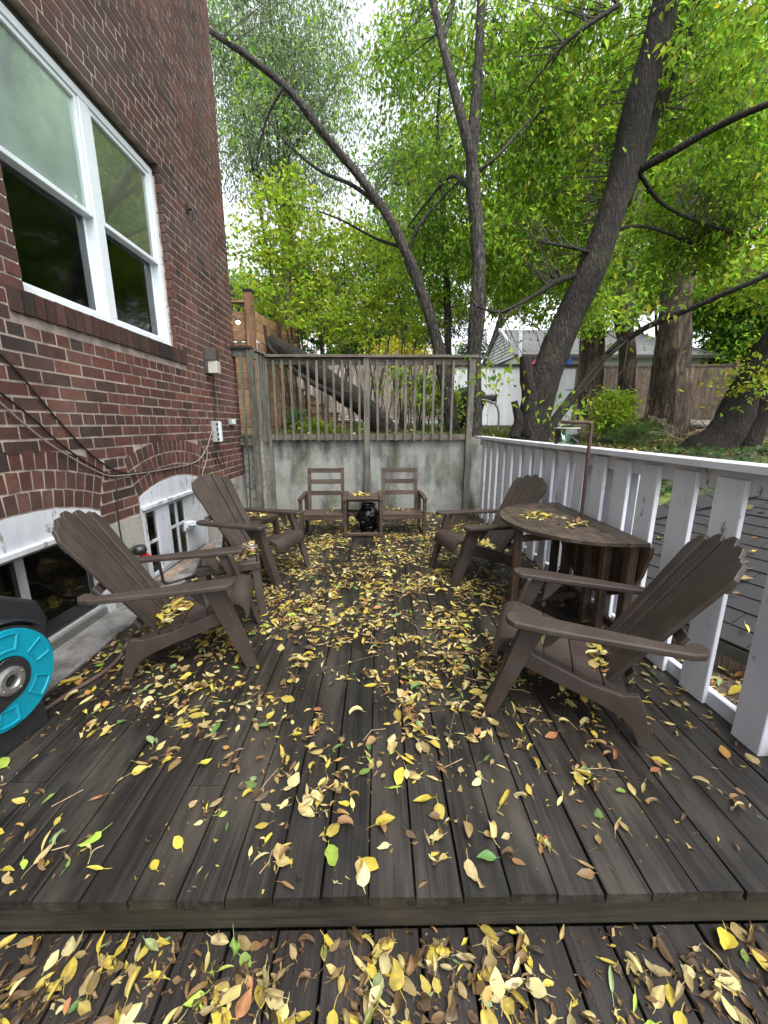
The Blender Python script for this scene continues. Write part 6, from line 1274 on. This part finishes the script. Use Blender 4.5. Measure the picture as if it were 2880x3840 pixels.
# yard litter on the upper ground and outside the white fence
def yard_litter(name, label, n, xr, yr, base=.07, zoff=.01, probs=PROB, zfun=ground_h):
    L_ = Litter(); rr_ = np.random.default_rng(n)
    for _ in range(n):
        x, y = rr_.uniform(*xr), rr_.uniform(*yr); nm, c, kind, l = pick_leaf(rr_, base, probs); V, fs, ed = leaf_geo(l, kind, rr_)
        z = float(zfun(np.array(x), np.array(y))) + (.05 if y > 6.25 else .02) * math.sin(x * 1.7 + .6 * y) * math.cos(y * 1.3); L_.add(place(V, x, y, z + zoff, rr_.uniform(0, 6.3), rr_.normal(0, .3), rr_.normal(0, .3)), fs, c, rr_, ed)
    return L_.build(name, None, 'stuff', label, 'leaves')
yard_litter('yard_leaves', 'fallen leaves on the raised yard behind the railing', 1500, (-1.9, 2.2), (6.45, 10.5))
yard_litter('bank_leaves', 'fallen leaves on the bank outside the white fence', 2200, (1.8, 6.5), (2.2, 8.5))
rz_ = lambda x, y: np.array(P1[2] + ((np.array([float(x), float(y)]) - P1[:2]) @ nn[:2]) * math.tan(slo) + .012)
yard_litter('roof_leaves', 'brown and yellow leaves scattered on the dark shingled roof', 130, (2.05, 3.3), (1.5, 3.2), .06, .006, PROB, rz_)
sx_, sy_ = np.meshgrid(np.linspace(1.70, 3.4, 18), np.linspace(.4, 5.2, 40)); sz_ = ground_h(np.maximum(sx_, 1.79), sy_) + .4 * .05 * np.sin(sx_ * 1.7 + .6 * sy_) * np.cos(sy_ * 1.3) + .02
mb = MB(); mb.v = [tuple(v) for v in np.stack([sx_, sy_, sz_], -1).reshape(-1, 3)]; mb.f = [(j * 18 + i, j * 18 + i + 1, (j + 1) * 18 + i + 1, (j + 1) * 18 + i) for j in range(39) for i in range(17)]
tag(mb.build('soil_strip', 'soil', smooth=True), kind='structure')
yard_litter('fence_foot_leaves', 'thick fallen leaves in the strip outside the foot of the white fence', 900, (1.80, 2.35), (.9, 4.2), .06, .03)
gx, gy = np.meshgrid(np.linspace(2.6, 13, 53), np.linspace(6.2, 12.4, 32)); gz_ = ground_h(gx, gy) + .05 * np.sin(gx * 1.7 + .6 * gy) * np.cos(gy * 1.3) + .012 + .03 * np.sin(gx * 5.1) * np.cos(gy * 4.3) ** 2
mb = MB(); mb.v = [tuple(v) for v in np.stack([gx, gy, gz_], -1).reshape(-1, 3)]; mb.f = [(j * 53 + i, j * 53 + i + 1, (j + 1) * 53 + i + 1, (j + 1) * 53 + i) for j in range(31) for i in range(52)]
tag(mb.build('garden_bed', 'soil', smooth=True), kind='structure')
yard_litter('bed_leaves', 'brown leaf litter round the thick trunks', 2600, (2.8, 11), (6.4, 11.5), .08, .02, [('yellow', .12), ('tan', .3), ('brown', .55), ('orange', .03)])
rs = random.Random(8)
for i in range(34):
    x, y = rs.uniform(6.6, 9.6), rs.uniform(8.6, 10.2); a = rs.uniform(-.9, .9) + (math.pi if rs.random() < .5 else 0); l = rs.uniform(.3, .9); z = float(ground_h(np.array(x), np.array(y))) + .05; c = (l * math.cos(a), l * math.sin(a), rs.uniform(.02, .3))
    tag(MB().tube([(x, y, z), (x + c[0] * .5, y + c[1] * .5, z + c[2] * .6 + .02), (x + c[0], y + c[1], z + c[2])], rs.uniform(.006, .014), 5).build('fallen_branch', 'stem' if i % 3 else 'twig'), 'thin broken branch in the brush heap between the thick trunks', 'branch', 'branches in the brush heap')
# ivy and grass
rng = np.random.default_rng(5); n = 9000
x = rng.uniform(2.2, 9, n); y = rng.uniform(2.6, 6.6, n); k = (np.sin(x * 1.9 + y) + np.cos(y * 1.6 - x * .7) + rng.normal(0, .5, n)) > -.1; x, y = x[k], y[k]; n = len(x)
P = np.stack([x, y, ground_h(x, y) + rng.uniform(.01, .12, n)], 1); D = unit(rng.normal(size=(n, 3)) * [1, 1, .3]); N = unit(rng.normal(size=(n, 3)) * .4 + [0, 0, 1]); N = unit(N - D * (N * D).sum(1)[:, None]); L = rng.uniform(.05, .10, n)
o = leaf_mesh('ivy_cover', P, L, L * .8, D, N, colors(n, [(.035, .085, .025), (.05, .11, .04), (.09, .14, .07)], .25, rng), 'leaf', None, .15, 'stuff'); tag(o, 'dark green ivy ground cover on the bank outside the fence', 'ivy')
n = 16000; x = rng.uniform(-2, 9, n); y = 6.5 + 8 * rng.random(n); P = np.stack([x, y, ground_h(x, y) - .01], 1); D = unit(rng.normal(size=(n, 3)) * [.5, .5, .2] + [0, 0, 1]); N = unit(rng.normal(size=(n, 3))); N = unit(N - D * (N * D).sum(1)[:, None]); L = rng.uniform(.06, .14, n)
o = leaf_mesh('grass', P, L, L * .12, D, N, colors(n, [(.10, .18, .025), (.16, .25, .04), (.2, .26, .06)], .2, rng), 'leaf', None, .1, 'stuff'); tag(o, 'short green grass on the raised yard', 'grass')
# twigs lying on the deck
def stick(label, pts, r=.003, mat='twig'): tag(MB().tube(spline([atZ(a, b, .006) for a, b in pts], 5), r, 5).build('twig', mat, smooth=True), label, 'twig')
stick('long thin brown twig curving on the deck before the front chair', [(1690, 2880), (1684, 2780), (1700, 2690), (1730, 2590), (1752, 2510)], .004)
stick('long thin grey twig among leaves in the middle of the deck', [(1225, 2530), (1300, 2490), (1400, 2460), (1500, 2440)], .003)
stick('curved yellow stem lying on the planks below the hose reel', [(330, 3240), (350, 3190), (390, 3170)], .002, 'stem')
stick('thin straight dry stem near the front edge of the deck', [(190, 3190), (260, 3170)], .0022, 'stem')
for i in range(26):
    x, y = ln.uniform(-1.5, 1.4), ln.uniform(1.0, 4.0); a = ln.uniform(0, 6.3); l = ln.uniform(.05, .14); b = a + ln.normal(0, .3)
    tag(MB().tube([(x, y, .006), (x + l * .5 * math.cos(a), y + l * .5 * math.sin(a), .008), (x + l * .5 * math.cos(a) + l * .5 * math.cos(b), y + l * .5 * math.sin(a) + l * .5 * math.sin(b), .005)], .0016, 4).build('leaf_stem', 'stem'), 'thin dry leaf stem lying loose on the deck planks', 'stem', 'loose dry leaf stems')
